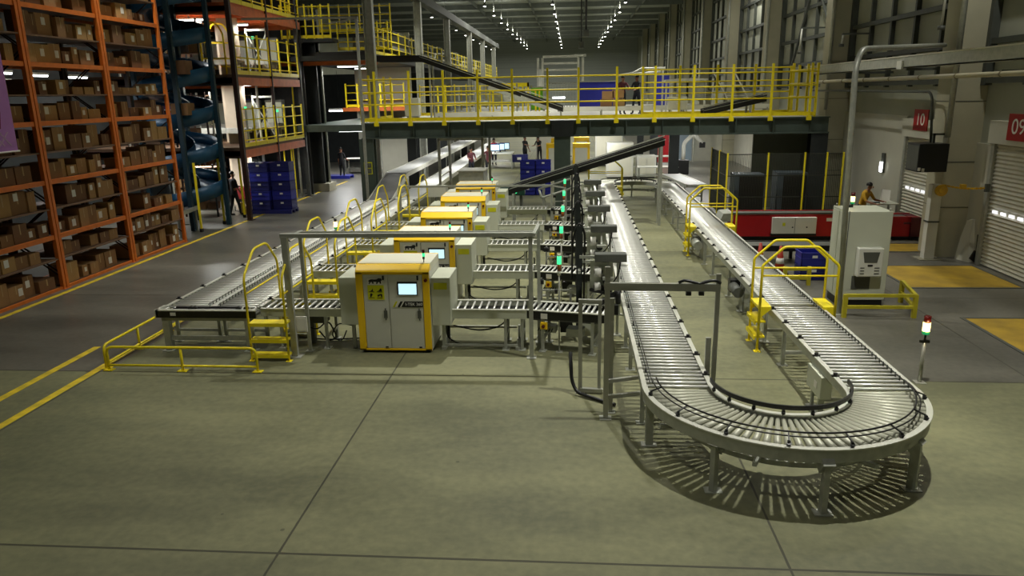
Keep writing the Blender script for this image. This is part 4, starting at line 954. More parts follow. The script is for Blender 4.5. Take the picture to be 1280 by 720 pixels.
# orange/yellow dock gate far under the deck
struct('door_3',MB().box(8.0,10,50,50.1,0,2.9),SHUT,origin=(9,50,0),label='pale shutter far under the deck on the dock side',cat='door')
frame_panel('red blue and white display panel far under the deck',5.3,6.2,48,0,2.4,RED); frame_panel('pale blue display panel far under the deck toward the dock',6.5,7.8,49,0,2.7,mat('pale_blue_panel',cvt(150,170,184),.5,0,.05,2))

# ------------------------------------------------------------------ mesh pen with two dark server cabinets, beside the red boom
t=thing('mesh_fence','dark mesh fence pen with thin yellow posts behind the red boom','fence',(5.5,26.8,0))
fp=[(5.5,29.8),(5.5,26.8),(6.9,26.8),(8.15,26.8),(8.9,26.8),(9.45,26.8)]
fz=2.35
for i,(x,y) in enumerate(fp): obj('post',MB().box(x-.025,x+.025,y-.025,y+.025,0,fz),YEL,t)
obj('post',MB().box(5.47,5.53,28.2,28.26,0,fz),YEL,t)
def mesh_panel(p,q):
    b=MB(); n=int(18*((p[0]-q[0])**2+(p[1]-q[1])**2)**.5)
    for i in range(1,n):
        f=i/n; x=p[0]+(q[0]-p[0])*f; y=p[1]+(q[1]-p[1])*f; b.bar((x,y,.1),(x,y,fz-.05),.012,.012)
    for z in (.1,.8,1.55,fz-.05): b.bar((p[0],p[1],z),(q[0],q[1],z),.02,.03)
    return b
for i in range(5): obj('mesh_panel',mesh_panel(fp[i],fp[i+1]),MESH,t)
t=thing('server_cabinet','black server cabinet with dark glass door inside the mesh pen, next to the yellow ladder','cabinet',(6.4,27.6,0)); obj('body',MB().box(5.9,6.95,27.3,28.1,.05,1.55),mat('slate_cabinet',cvt(72,82,88),.5,0,.06,3),t,bevel=.01); obj('glass_door',MB().box(6.05,6.93,27.27,27.3,.1,1.48),BLK,t); obj('plinth',MB().box(5.92,6.93,27.33,28.05,0,.05),BLK,t)
t=thing('server_cabinet','black server cabinet inside the mesh pen, the one toward the dock wall','cabinet',(7.95,27.6,0)); obj('body',MB().box(7.4,8.45,27.3,28.1,.05,1.6),MATS['slate_cabinet'],t,bevel=.01); obj('glass_door',MB().box(7.6,8.42,27.27,27.3,.1,1.53),BLK,t); obj('plinth',MB().box(7.42,8.43,27.33,28.05,0,.05),BLK,t)
struct('wall_partition',MB().box(7.0,9.8,29.6,29.7,0,2.9),mat('olive_screen_sheet',cvt(98,102,86),.7,0,.1,2),origin=(8.8,29.6,0),label='dark screen wall behind the mesh pen',cat='wall')

for k,(x,y,zb) in enumerate(((.75,40,7.6),(.55,43,7.2))):
    t=thing('ceiling_hanger',['dark hanging pole with a small box above the lattice machine, nearer one','dark hanging pole above the lattice machine, thinner one behind'][k],'hanging pole',(x,y,zb))
    obj('pole',MB().cyl((x,y,zb),(x,y,12.9),.05-.015*k,n=8),BLK,t); obj('box',MB().box(x-.14,x+.14,y-.12,y+.12,zb-.35,zb),DGREY,t); obj('cord',MB().cyl((x+.3,y,zb+1.5),(x+.3,y,12.9),.02,n=6).bar((x,y,zb+1.5),(x+.3,y,zb+1.5),.03,.03),BLK,t)
# ------------------------------------------------------------------ orange pallet racks full of cartons
RX0,RX1=-13.78,-12.58
LV=[.07,.78,1.36,2.0,2.68,3.34,4.06,4.68,5.42,6.05,6.74,7.35,8.0]
baylab=['near rack bay by the purple banner','middle rack bay','far rack bay before the blue spiral']
random.seed(21)
for bi,(y0,y1) in enumerate(((13.98,16.86),(16.98,19.86),(19.98,22.86))):
    t=thing('pallet_rack',['orange pallet rack bay nearest the camera, behind the purple banner','orange pallet rack bay in the middle of the rack row','orange pallet rack bay at the far end of the row beside the blue spiral'][bi],'rack',(RX1,y0,0),'orange pallet rack bays')
    for y in (y0,y1):
        for x in (RX0,RX1):
            obj('upright',MB().box(x-.05,x+.05,y-.045,y+.045,.01,8.6).box(x-.08,x+.08,y-.07,y+.07,0,.01),ORG if x==RX1 else BROWNP,t)
        b=MB()
        for j in range(9):
            z=.3+.9*j; b.bar((RX0 if j%2 else RX1,y,z),(RX1 if j%2 else RX0,y,z+.9),.03,.03)
        obj('frame_brace',b,BROWNP,t)
    for j,z in enumerate(LV):
        thick=j%2==0
        h=.11 if thick else .035
        for x in (RX1,RX0): obj('beam',MB().box(x-.025,x+.025,y0+.045,y1-.045,z-h,z),ORG if thick else SHELF,t)
        obj('shelf_board',MB().box(RX0+.03,RX1-.03,y0+.05,y1-.05,z-.03,z+.0),SHELF,t)
    for j in range(len(LV)-1):
        z=LV[j]+.002; room=LV[j+1]-LV[j]-.14; y=y0+.1; n=0
        if bi==0 and False: pass
        if z>7.4: continue
        while True:
            wd=random.choice((.24,.3,.34,.4,.46,.52))*random.uniform(.9,1.1)
            if y+wd>y1-.08: break
            if random.random()<.07: y+=wd*.8; continue
            d=random.uniform(.35,.7); h=room*(random.choice((.5,.62,.75,.86,.95)) if j!=7 else random.choice((.3,.4,.5,.58))); 
            dep=random.uniform(.03,.16)
            if bi==0 and y+wd<14.75: y+=wd+.03; continue
            n+=1
            shape='tall' if h>wd*1.15 else 'flat' if h<wd*.8 else 'square'
            m=random.choice(CARD)
            c=MB().box(RX1-dep-d,RX1-dep,y,y+wd,z,z+h)
            lab='%s brown carton, %s from near post, %s shelf up, %s'%(shape,ORD[n-1],ORD[j],baylab[bi] if bi else 'near rack bay')
            if bi==2: lab='%s brown carton, %s from near post, %s shelf up, far rack bay'%(shape,ORD[n-1],ORD[j])
            if bi==1: lab='%s brown carton, %s from near post, %s shelf up, middle rack bay'%(shape,ORD[n-1],ORD[j])
            o=obj('cardboard_box',c,m,None,origin=(RX1-dep-d/2,y+wd/2,z)); tag(o,lab,'box','cartons on the orange racks')
            tp=MB().box(RX1-dep-.0,RX1-dep+.003,y+wd*.46,y+wd*.54,z+h*.45,z+h); obj('packing_tape',tp,TAPE,o)
            if random.random()<.38:
                s=min(.14,wd*.4); a=y+random.uniform(.04,wd-s-.02); q=z+random.uniform(.05,max(.06,h-s*1.3-.02))
                obj('shipping_label',MB().box(RX1-dep,RX1-dep+.005,a,a+s,q,q+s*1.25),PAPER,o)
            y+=wd+random.uniform(.005,.05)
# tubes behind the racks
for i,(y,z) in enumerate(((20.4,5.32),(21.9,5.28),(23.8,5.26),(20.3,5.08))):
    t=thing('hanging_tube_light','white tube light hanging behind the orange racks, %s of four'%ORD[i],'lamp',(-16,y,z),'tube lights behind the racks')
    obj('housing',MB().box(-16.05,-15.95,y-.48,y+.48,z+.02,z+.08),WHITE,t); obj('tube',MB().cyl((-16,y-.46,z),(-16,y+.46,z),.035,n=8),TUBE,t); obj('cord',MB().cyl((-16,y,z+.08),(-16,y,z+2.5),.006,n=4),BLK,t)
    area('rack_tube_light',(-16,y,z-.05),.15,45,(1,1,1),sy=.9)
# purple banner
t=thing('hanging_banner','purple printed banner hanging from the near orange rack bay','banner',(-12.4,15.3,3.5))
obj('cloth',MB().box(-12.41,-12.40,14.2,15.95,3.46,6.3),PURP,t)
obj('print',MB().prism([(14.4,3.95),(15.55,3.95),(15.62,4.3),(15.5,4.75),(14.9,4.85),(14.4,4.7)],'x',-12.4,-12.396),MAGE,t)
p=MB()
for i in range(6): p.prism([(14.4+.2*i,3.58),(14.45+.2*i,3.58),(14.75+.2*i,3.88),(14.7+.2*i,3.88)],'x',-12.4,-12.396); p.prism([(14.75+.2*i,3.58),(14.8+.2*i,3.58),(14.5+.2*i,3.88),(14.45+.2*i,3.88)],'x',-12.4,-12.396)
obj('print',p,LILAC,t); obj('print',MB().prism([(14.6,4.95),(15.4,4.95),(15.6,5.4),(15.3,5.9),(14.7,5.9)],'x',-12.4,-12.396),LILAC,t)
obj('hem_bar',MB().cyl((-12.405,14.15,3.45),(-12.405,16.0,3.45),.02,n=8),WHITE,t)

# ------------------------------------------------------------------ blue spiral chute
t=thing('spiral_chute','dark blue spiral chute winding down beside the far orange rack bay','chute',(-13.75,26.0,0))
cx,cy=-13.9,26.0; R0,R1=.4,1.2; PZ=1.32
def helix(r0,r1,za,zb,turns,zs,n=40):
    b=MB(); N=int(n*turns); vs=[]
    for i in range(N+1):
        a=-PI*.5+2*PI*turns*i/N; z=zs+PZ*turns*i/N; c,s=math.cos(a),math.sin(a)
        vs+=[(cx+r0*c,cy+r0*s,z+za),(cx+r1*c,cy+r1*s,z+za),(cx+r1*c,cy+r1*s,z+zb),(cx+r0*c,cy+r0*s,z+zb)]
    fs=[(0,1,2,3)]
    for i in range(N):
        p=4*i;q=p+4; fs+=[(p,q,q+1,p+1),(p+1,q+1,q+2,p+2),(p+2,q+2,q+3,p+3),(p+3,q+3,q,p)]
    return b.add(vs,fs,True)
obj('slide_bed',helix(R0,R1,-.05,0,5.9,.95),CHUTE,t); obj('outer_wall',helix(R1,R1+.03,-.14,.36,5.9,.95),CHUTE,t); obj('inner_wall',helix(R0-.03,R0,-.1,.3,5.9,.95),CHUTE,t)
obj('centre_pole',MB().cyl((cx,cy,0),(cx,cy,9),.12,n=14),CHUTEP,t)
for a in (.15,1.9,3.6,5.2):
    x,y=cx+(R1+.1)*math.cos(a),cy+(R1+.1)*math.sin(a); obj('support_post',MB().box(x-.07,x+.07,y-.07,y+.07,0,9),CHUTEP,t)
t=straight('roller_conveyor','grey sloped takeaway conveyor at the foot of the blue spiral',(-13.35,23.3,0),.7,1.9,rotz=.1,legs=(.2,1.6),belt=GB,rail_m=GALV,z=.85)
carton('open brown carton riding on the takeaway conveyor by the blue spiral',(-13.4,23.9,.86),(.5,.4,.3),CARD[0])
carton('brown carton riding high on the blue spiral chute',(-13.2,25.2,5.33),(.55,.5,.45),CARD[3]); carton('brown carton riding midway on the blue spiral chute',(-13.3,25.15,3.98),(.6,.5,.4),CARD[1])
for i,(x,y) in enumerate(((-12.9,24.64),(-12.83,26.27),(-12.7,27.73))):
    t=thing('marker_post','thin yellow post standing by the blue spiral, %s along the aisle line'%ORD[i],'post',(x,y,0),'thin yellow posts by the aisle'); obj('shaft',MB().box(x-.03,x+.03,y-.03,y+.03,.1,2.4),YEL,t); obj('socket',MB().box(x-.05,x+.05,y-.05,y+.05,0,.12),BLK,t)

# ------------------------------------------------------------------ multi level yellow and orange mezzanine behind the spiral
MX0,MX1=-18.5,-12.25
for j,(z,ya,yb) in enumerate(((2.6,27.3,33.8),(5.25,27.3,33.8),(7.75,27.3,34.4))):
    t=thing('mezzanine_deck','orange edged mezzanine deck beside the rack aisle, %s level up'%ORD[j],'mezzanine',(MX1,ya,z))
    obj('edge_beam',MB().box(MX1-.05,MX1+.02,ya,yb,z-.28,z+.02),ORGD,t); obj('edge_beam',MB().box(MX0,MX1,ya,ya+.08,z-.28,z+.02),BROWNP if j<2 else ORGD,t); obj('edge_beam',MB().box(MX0,MX1,yb-.08,yb,z-.28,z+.02),ORGD,t)
    obj('floor_plate',MB().box(MX0,MX1-.02,ya+.08,yb-.08,z+.02,z+.12),SHELF if j<2 else ORGD,t)
    obj('toe_board',MB().box(MX1-.02,MX1+.02,ya,yb,z+.12,z+.27),YEL,t)
    b=MB()
    for y in [ya+1.1*i for i in range(6)]: b.box(MX0,MX1,y,y+.08,z-.2,z)
    obj('joists',b,ORGD,t)
    railing('yellow railing along the aisle edge of the orange mezzanine, %s level up'%ORD[j],[(MX1,ya+.1),(MX1,yb-.05)],z+.12,1.5,(1.4,1.0,.6,.25),7 if j<2 else 8,toe=False,r=.024,pw=.06)
for i,(x,y,m,w) in enumerate(((-12.23,27.15,BROWNP,.16),(-12.25,30.6,BROWNP,.1),(-12.3,34.0,DSTEEL2,.16),(-15.4,27.3,DSTEEL2,.12),(-15.4,34,DSTEEL2,.14),(-12.6,35.0,DSTEEL2,.22))):
    t=thing('mezzanine_post',['dark maroon mezzanine post at the aisle corner by the spiral','thin maroon post midway along the orange mezzanine edge','dark post at the far aisle corner of the orange mezzanine','dark post behind the spiral under the mezzanine','dark post deep inside the mezzanine','dark cable post just beyond the orange mezzanine'][i],'post',(x,y,0))
    obj('shaft',MB().box(x-w/2,x+w/2,y-w/2,y+w/2,.02,10),m,t); obj('base_plate',MB().box(x-w,x+w,y-w,y+w,0,.02),m,t)
for i,(x,y) in enumerate(((-13.7,30.2),(-14.4,31.5))):  # cream columns standing up through the mezzanine decks
    t=thing('square_column','cream square column inside the mezzanine, %s from the aisle'%ORD[i],'column',(x,y,0)); obj('shaft',MB().box(x-.3,x+.3,y-.3,y+.3,0,11),CREAM,t); obj('corner_guard',MB().box(x+.28,x+.33,y-.33,y-.26,0,8),YEL,t)
# things on the decks
def arch_ladder(label,x,y,z):
    t=thing('crossing_ladder',label,'step ladder',(x,y,z))
    for dy in (0,.6):
        pts=fillet([(x,y+dy,z),(x,y+dy,z+1.5),(x+.25,y+dy,z+1.9),(x+.65,y+dy,z+1.9),(x+.9,y+dy,z+1.5),(x+.9,y+dy,z)],.12)
        obj('handrail',MB().tube(pts,.035,8).tube([(x,y+dy,z+1.2),(x+.9,y+dy,z+1.2)],.025,6),YEL,t)
    obj('tread',MB().box(x,x+.9,y,y+.6,z+.6,z+.64).box(x,x+.2,y,y+.6,z+.3,z+.34).box(x+.7,x+.9,y,y+.6,z+.3,z+.34),YEL,t)
arch_ladder('bright yellow step-over ladder on the second mezzanine level',-13.9,28.2,5.37)
for j,(z,nm_) in enumerate(((2.72,'first'),(5.37,'second'))):
    t=deck_conv('grey conveyor crossing the %s mezzanine level'%nm_,-18,-13.0,29.2,z,.6,GB,WHITE)
    t=deck_conv('second grey conveyor at the rear of the %s mezzanine level'%nm_,-18,-12.8,32.2,z,.7,GB,GALV)
    for i in range(4):
        x=-17+1.1*i; q=thing('white_cabinet','grey control cabinet at the rear of the %s mezzanine level, %s from the wall'%(nm_,ORD[i]),'cabinet',(x,33.2,z),'grey cabinets on the mezzanine'); obj('housing',MB().box(x,x+.8,33.2,33.5,z+.3,z+1.7),DGREY,q); obj('door_panel',MB().box(x+.05,x+.75,33.19,33.2,z+.4,z+1.6),CGREY,q); obj('stand',MB().box(x+.1,x+.7,33.25,33.45,z,z+.3),DGREY,q)
    q=thing('machine_stand','pale machine frame with cross braces on the %s mezzanine level'%nm_,'frame',(-13.2,31,z)); obj('post',MB().box(-13.35,-13.28,31,31.07,z,z+1.9),GALV,q); obj('post',MB().box(-12.5,-12.43,31,31.07,z,z+1.9),GALV,q); obj('brace',MB().bar((-13.3,31,z+.2),(-12.45,31,z+1.7),.035,.035).bar((-13.3,31,z+1.7),(-12.45,31,z+.2),.035,.035).box(-13.3,-12.45,31,31.06,z+1.8,z+1.88),GALV,q)
i=0
for z in (5.05,7.4,2.35):
    for x,y in ((-16.2,28.3),(-14.3,28.3),(-13.6,30.6)):
        t=thing('hanging_tube_light','white tube light under the orange mezzanine decks, fitting %s counting by level'%ORD[i],'lamp',(x,y,z),'tube lights under the mezzanine'); i+=1
        obj('housing',MB().box(x-.6,x+.6,y-.06,y+.06,z,z+.06),WHITE,t); obj('tube',MB().cyl((x-.58,y,z-.02),(x+.58,y,z-.02),.03,n=8),TUBE,t); obj('hanger',MB().box(x-.03,x+.03,y-.02,y+.02,z+.06,z+.18),GALV,t)
        area('mezzanine_light',(x,y,z-.06),1.2,110,(1,1,.96),sy=.15)
hcol_t=thing('steel_column','big dark steel column on a concrete foot beyond the orange mezzanine','column',(-12.5,36.1,0))
obj('shaft',MB().box(-12.9,-12.1,35.85,35.95,.35,8.0).box(-12.9,-12.1,36.4,36.5,.35,8.0).box(-12.55,-12.45,35.9,36.4,.35,8.0),DSTEEL2,hcol_t); obj('concrete_foot',MB().box(-13,-11.85,35.6,36.7,0,.38),CONC,hcol_t); obj('cable_pipe',MB().cyl((-12.02,36.3,.3),(-12.02,36.3,8.5),.06,n=8),GALV,hcol_t)
t=thing('conveyor_bridge','orange edged conveyor bridge high up between the mezzanine and the grey columns','conveyor',(-11.6,36,6)); obj('edge_beam',MB().box(-14.1,-9.1,34.8,34.87,5.95,6.25),ORGD,t); obj('bed',MB().box(-14.1,-9.1,34.87,35.7,6.1,6.28),DGREY,t); obj('edge_beam',MB().box(-14.1,-9.1,35.7,35.77,5.95,6.25),ORGD,t); obj('side_guard',MB().box(-12.0,-9.1,34.82,34.86,6.28,6.5),BLK,t)
portal('tall galvanised conduit portal spanning above the rack aisle near the bridge',[((-7.86,28.15,.01),(-7.86,28.15,7.3),.1)],[((-12.2,28.15,7.35),(-7.8,28.15,7.3),.07,.07),((-12.2,28.15,6.5),(-7.8,28.15,6.45),.05,.05) if False else ((-9,28.15,7.1),(-7.86,28.15,7.28),.04,.04)],GALV)
# far aisle end
table('white work table at the far end of the rack aisle',-13.6,-11.8,44,.9,WHITE,.8,.3)
for i in range(3): crate((-12.6+.7*i,46.2,.02 if True else 0),'blue crate at the far end of the rack aisle, %s from the racks'%ORD[i],(.65,.5,.75),BLUE,'blue crates at the aisle end')
t=thing('pallet','blue pallet on the floor beside the person in black far down the aisle','pallet',(-13.2,41.5,0)); obj('deck',MB().box(-13.9,-12.5,41.2,42.1,.12,.17),BLUE,t); obj('runner',MB().box(-13.9,-12.5,41.2,41.3,0,.12).box(-13.9,-12.5,42,42.1,0,.12),BLUE,t)
t=thing('hanging_tube_light','white tube light over the far end of the rack aisle','lamp',(-13.6,44,4)); obj('housing',MB().box(-14.3,-13.1,44,44.1,3.75,3.85),WHITE,t); obj('tube',MB().cyl((-14.3,44.05,3.72),(-13.1,44.05,3.72),.06,n=8),TUBE,t); obj('cord',MB().cyl((-13.7,44.05,3.85),(-13.7,44.05,6),.01,n=4),BLK,t)
area('aisle_light',(-13.6,44,3.6),1.2,260,(1,1,1),sy=.2)
struct('wall_partition',MB().box(-18.5,-9.4,52,52.2,0,6),DSTEEL2,origin=(-14,52,0),label='dark partition closing the far end of the rack aisle',cat='wall')
# red cart + yellow block by the crates
t=thing('cart','dark red cart behind the blue crate stack','cart',(-13.2,29.6,0)); obj('tub',MB().box(-13.9,-12.85,29.7,30.4,.45,.95),mat('dark_red_tub',cvt(120,28,28),.5,0,.08,4),t,bevel=.02)
for x in (-13.75,-13.0): obj('wheel',MB().cyl((x,29.75,.12),(x,29.82,.12),.12,n=14),BLK,t); obj('leg',MB().box(x-.03,x+.03,29.75,29.8,.12,.45),BLK,t)
t=thing('wheel_chock','small yellow chock block on the floor by the blue crate stack','chock',(-13.1,28.9,0)); obj('block',MB().prism([(-13.3,0),(-12.95,0),(-13.05,.3),(-13.2,.45),(-13.3,.45)],'y',28.6,28.8),MATS['ochre_floor_paint'],t); obj('handle',MB().tube([(-13.35,28.7,.1),(-13.5,28.7,.12),(-13.5,28.7,.3)],.02,6),BLK,t)

# ------------------------------------------------------------------ dock side
t=thing('boom_conveyor','long red telescopic boom conveyor reaching toward shutter 10','conveyor',(7.5,23.2,0))
obj('red_side',MB().box(4.95,8.6,22.82,22.88,.14,.82).box(4.95,8.6,23.6,23.66,.14,.82),RED,t); obj('red_side',MB().box(8.6,10.45,22.86,22.92,.12,.72).box(8.6,10.45,23.56,23.62,.12,.72),RED,t)
obj('belt',MB().box(4.95,8.65,22.88,23.6,.74,.8).box(8.6,10.45,22.92,23.56,.62,.68),DGREY,t); obj('end_hood',MB().prism([(4.55,.6),(4.95,.6),(4.95,.86),(4.65,.84)],'y',22.82,23.66),GALV,t)
obj('top_trim',MB().box(4.9,8.62,22.79,22.9,.82,.87),DGREY,t)
obj('base_frame',MB().box(4.6,8.6,22.95,23.5,.0,.14).box(8.7,10.3,23.0,23.5,0,.12),BLK,t)
w=obj('control_panel',MB().box(6.1,7.4,22.7,22.82,.24,.74),WHITE,t,bevel=.01); obj('seam',MB().box(6.76,6.77,22.692,22.7,.25,.73),DGREY,w); obj('warning_label',MB().box(6.4,6.48,22.692,22.7,.48,.58),STKY,w); obj('latch',MB().box(6.68,6.72,22.69,22.7,.42,.46).box(7.1,7.14,22.69,22.7,.42,.46),BLK,w); obj('under_bar',MB().box(6.08,7.42,22.72,22.82,.17,.24),BLK,t)
obj('rating_plate',MB().box(7.72,7.9,22.81,22.82,.6,.7),PAPER,t)
obj('end_bumper',MB().box(10.2,10.5,22.8,23.68,.12,.7).box(10.0,10.2,22.82,22.86,.5,.55),mat('deep_red_bumper',cvt(90,20,24),.5,0,.06,4),t)
t=thing('belt_conveyor','black framed conveyor in front of the red boom by the yellow ladder','conveyor',(5.5,20,0)); obj('frame',MB().box(4.75,7.0,19.6,19.66,.35,.5).box(4.75,7.0,20.3,20.36,.35,.5),BLK,t); obj('belt',MB().box(4.75,7.0,19.66,20.3,.44,.48),DGREY,t)
for x in (4.85,6.0,6.9): obj('leg',MB().box(x-.04,x+.04,19.6,19.68,0,.35).box(x-.04,x+.04,20.28,20.36,0,.35),BLK,t)
# electrical cabinet
t=thing('electrical_cabinet','tall grey electrical cabinet with air conditioner and signal lamp on the dock side','cabinet',(6.1,15.9,0))
obj('plinth',MB().box(5.68,6.52,15.5,16.32,0,.18),BLK,t); obj('body',MB().box(5.65,6.55,15.47,16.35,.18,2.05),CGREY,t,bevel=.012)
obj('side_panel',MB().box(5.638,5.65,15.52,15.9,.24,2.0).box(5.638,5.65,15.93,16.3,.24,2.0),CGREY,t); obj('door_seam',MB().box(5.675,5.69,15.46,15.472,.2,2.06),DGREY,t)
ac=obj('air_conditioner',MB().box(5.88,6.38,15.3,15.47,.72,1.32),WHITE,t,bevel=.02); obj('upper_grille',MB().prism([(5.97,1.24),(6.3,1.24),(6.26,1.02),(6.01,1.02)],'y',15.293,15.3),DGREY,ac); obj('display',MB().box(6.08,6.18,15.293,15.3,.94,.98),BLK,ac)
b=MB()
for i in range(3): b.box(5.94,6.02,15.294,15.3,.78+.06*i,.8+.06*i).box(6.22,6.32,15.294,15.3,.78+.06*i,.8+.06*i)
obj('lower_grille',b,DGREY,ac); obj('vent_cover',MB().box(5.85,6.22,15.458,15.47,.42,.7),DGREY,t)
a=obj('signal_tower',MB().cyl((5.95,16.1,2.05),(5.95,16.1,2.12),.02,n=8),BLK,t)
obj('green_lens',MB().cyl((5.95,16.1,2.12),(5.95,16.1,2.17),.04,n=12),LED_GD,a); obj('amber_lens',MB().cyl((5.95,16.1,2.17),(5.95,16.1,2.28),.042,n=12),LED_A,a); obj('red_lens',MB().cyl((5.95,16.1,2.28),(5.95,16.1,2.36),.042,n=12),LED_R,a); obj('bracket',MB().box(5.85,5.95,16.05,16.12,2.05,2.1),BLK,t)
obj('eye_bolt',MB().cyl((5.7,16.28,2.05),(5.7,16.28,2.11),.02,n=8).cyl((6.5,15.52,2.05),(6.5,15.52,2.11),.02,n=8),GALV,t)
YG=mat('yellow_green_bar',cvt(190,178,40),.5,0,.07,5)
t=thing('machine_guard','low yellow square-tube guard round the foot of the electrical cabinet','guard rail',(5.5,14.8,0))
pp=[(5.52,14.8),(6.88,14.8),(7.1,15.95)]
for x,y in pp: obj('post',MB().box(x-.04,x+.04,y-.04,y+.04,0,.48),YG,t)
for z in (.22,.46): obj('rail',MB().bar((pp[0][0],pp[0][1],z),(pp[1][0],pp[1][1],z),.06,.06),YG,t); obj('rail',MB().bar((pp[1][0],pp[1][1],z),(pp[2][0],pp[2][1],z),.06,.06),YG,t)
t=thing('machine_guard','short yellow guard post behind the electrical cabinet','guard rail',(6.7,16.6,0)); obj('post',MB().box(6.68,6.78,16.4,16.5,0,.55).box(6.68,6.78,16.9,17.0,0,.55),YG,t); obj('rail',MB().box(6.7,6.76,16.4,17.0,.42,.5),YG,t)
t=thing('machine_guard','low yellow guard beside the blue crates and the traffic cone','guard rail',(5.6,17.4,0))
for x in (5.05,5.6): obj('post',MB().box(x-.04,x+.04,17.36,17.44,0,.45),YG,t)
obj('rail',MB().box(5.05,5.6,17.37,17.43,.36,.43).box(5.05,5.6,17.37,17.43,.14,.2),YG,t)
crate((5.85,18.1,0.0),'dark blue crate on the floor behind the yellow ladder, lower one',(.62,.5,.34),BLUED); crate((5.85,18.1,.345),'dark blue crate behind the yellow ladder, stacked on another',(.62,.5,.34),BLUE)
def cone(label,x,y):
    t=thing('traffic_cone',label,'cone',(x,y,0)); obj('base',MB().cbox((x,y,.02),(.36,.36,.04)),BLK,t); obj('shell',MB().lathe((x,y,.04),[(.14,0),(.03,.66)],16),CONE,t); obj('reflective_band',MB().lathe((x,y,.04),[(.108,.22),(.084,.36)],16),PAPER,t)
cone('red traffic cone behind the yellow ladder next to the blue crates',5.25,18.6); cone('second red traffic cone nearer the loop conveyor',4.85,19.0)
# signal lamp on a slim pole on the open floor
t=thing('signal_lamp','glowing signal lamp on a slim pole standing alone on the open floor','signal lamp',(5.47,11.31,0))
obj('foot_plate',MB().cbox((5.47,11.31,.006),(.16,.16,.012)),ALU,t); obj('pole',MB().cyl((5.47,11.31,.012),(5.47,11.31,.66),.028,n=10),ALU,t); obj('bracket',MB().cbox((5.47,11.31,.68),(.14,.04,.04)).cyl((5.47,11.31,.7),(5.47,11.31,.8),.016,n=8),BLK,t)
obj('green_lens',MB().cyl((5.47,11.31,.8),(5.47,11.31,.85),.055,n=14),LED_GD,t); obj('amber_lens',MB().cyl((5.47,11.31,.85),(5.47,11.31,.99),.055,n=14),LED_A,t); obj('red_lens',MB().cyl((5.47,11.31,.99),(5.47,11.31,1.09),.052,n=14),LED_R,t)
l=bpy.data.lights.new('signal_glow','POINT'); l.energy=3; l.color=(1,.75,.35); l.shadow_soft_size=.06; o=bpy.data.objects.new('signal_glow',l); COL.objects.link(o); o.location=(5.47,11.2,.93)
# twin-lane signal lamp
t=thing('signal_lamp','lit signal lamp on a thin pole beside the twin lanes','signal lamp',(-5.45,16.6,0)); obj('pole',MB().cyl((-5.45,16.6,.01),(-5.45,16.6,1.55),.014,n=8).cbox((-5.45,16.6,.005),(.1,.1,.01)),ALU,t); obj('amber_lens',MB().cyl((-5.45,16.6,1.58),(-5.45,16.6,1.7),.04,n=12),LED_A,t); obj('green_lens',MB().cyl((-5.45,16.6,1.53),(-5.45,16.6,1.58),.04,n=12),LED_GD,t); obj('cap',MB().cyl((-5.45,16.6,1.7),(-5.45,16.6,1.77),.035,n=12),BLK,t)
# conduit pole and tray
t=thing('conduit_pole','tall grey conduit pole rising past the electrical cabinet and bending to the wall','conduit',(5.5,15.05,0))
obj('conduit',MB().tube(fillet([(5.5,15.05,.01),(5.36,15.05,5.2),(9.6,20.8,5.52)],.6,8),.055,10),GALV,t); obj('foot_plate',MB().cbox((5.5,15.05,.006),(.25,.25,.012)),GALV,t)
t=thing('cable_tray','long grey cable tray running along the dock wall above the shutters','cable tray',(9.35,22,5)); obj('channel',MB().box(9.2,9.5,9,31,5.0,5.03).box(9.2,9.22,9,31,5.0,5.3).box(9.48,9.5,9,31,5.0,5.3),GALV,t); obj('top_flange',MB().box(9.17,9.24,9,31,5.3,5.33),MTOP,t)
for y in (12,16,22,26): obj('bracket',MB().box(9.2,10.48,y-.04,y+.04,4.93,5.0),GIRT,t)
obj('junction_box',MB().box(9.14,9.2,22.2,22.5,4.98,5.2),WHITE,t)
t=thing('pipe','pale jointed pipe running under the cable tray along the dock wall','pipe',(9.6,22,4.7)); obj('tube',MB().cyl((9.62,9,4.74),(9.62,31,4.74),.06,n=12),mat('pale_pipe',cvt(198,190,160),.5,0,.06,3),t)
b=MB()
for y in range(10,31,2): b.cyl((9.62,y,4.74),(9.62,y+.06,4.74),.072,n=12)
obj('coupling',b,COPPER,t)
for y in (14,18,24): obj('hanger',MB().box(9.6,10.48,y-.02,y+.02,4.8,4.83),GIRT,t)
tag(obj('conduit',MB().tube(fillet([(9.5,31,4.42),(9.5,20.9,4.36),(9.6,20.75,3.1)],.3,6).bar((9.6,20.9,4.36),(9.95,20.6,4.36),.03,.03),.03,8) if False else MB().tube(fillet([(9.5,31,4.42),(9.5,20.95,4.36),(9.55,20.8,3.05)],.3,6),.035,8),GIRT),'thin dark conduit under the pale pipe turning down to the black box','conduit')
for i,(x,y,za,zb) in enumerate(((9.5,28.2,6.3,5.45+.55),(9.5,33.2,6.9,6.0),(9.5,20.9,8.0,6.0))):
    t=thing('drop_pipe',['white drop pipe hanging beside the wall above the conduit pole','white drop pipe hanging on the wall panels behind the bridge end','white drop pipe hanging by the pillar at the top edge'][i],'pipe',(x,y,zb)); obj('tube',MB().cyl((x,y,zb),(x+.04,y,za),.035,n=8),WHITE,t); obj('nozzle',MB().cyl((x,y,zb-.1),(x,y,zb),.09,n=10),DGREY,t); obj('arm',MB().box(x,9.83 if i==2 else 10.52,y-.03,y+.03,za,za+.06),GIRT,t)
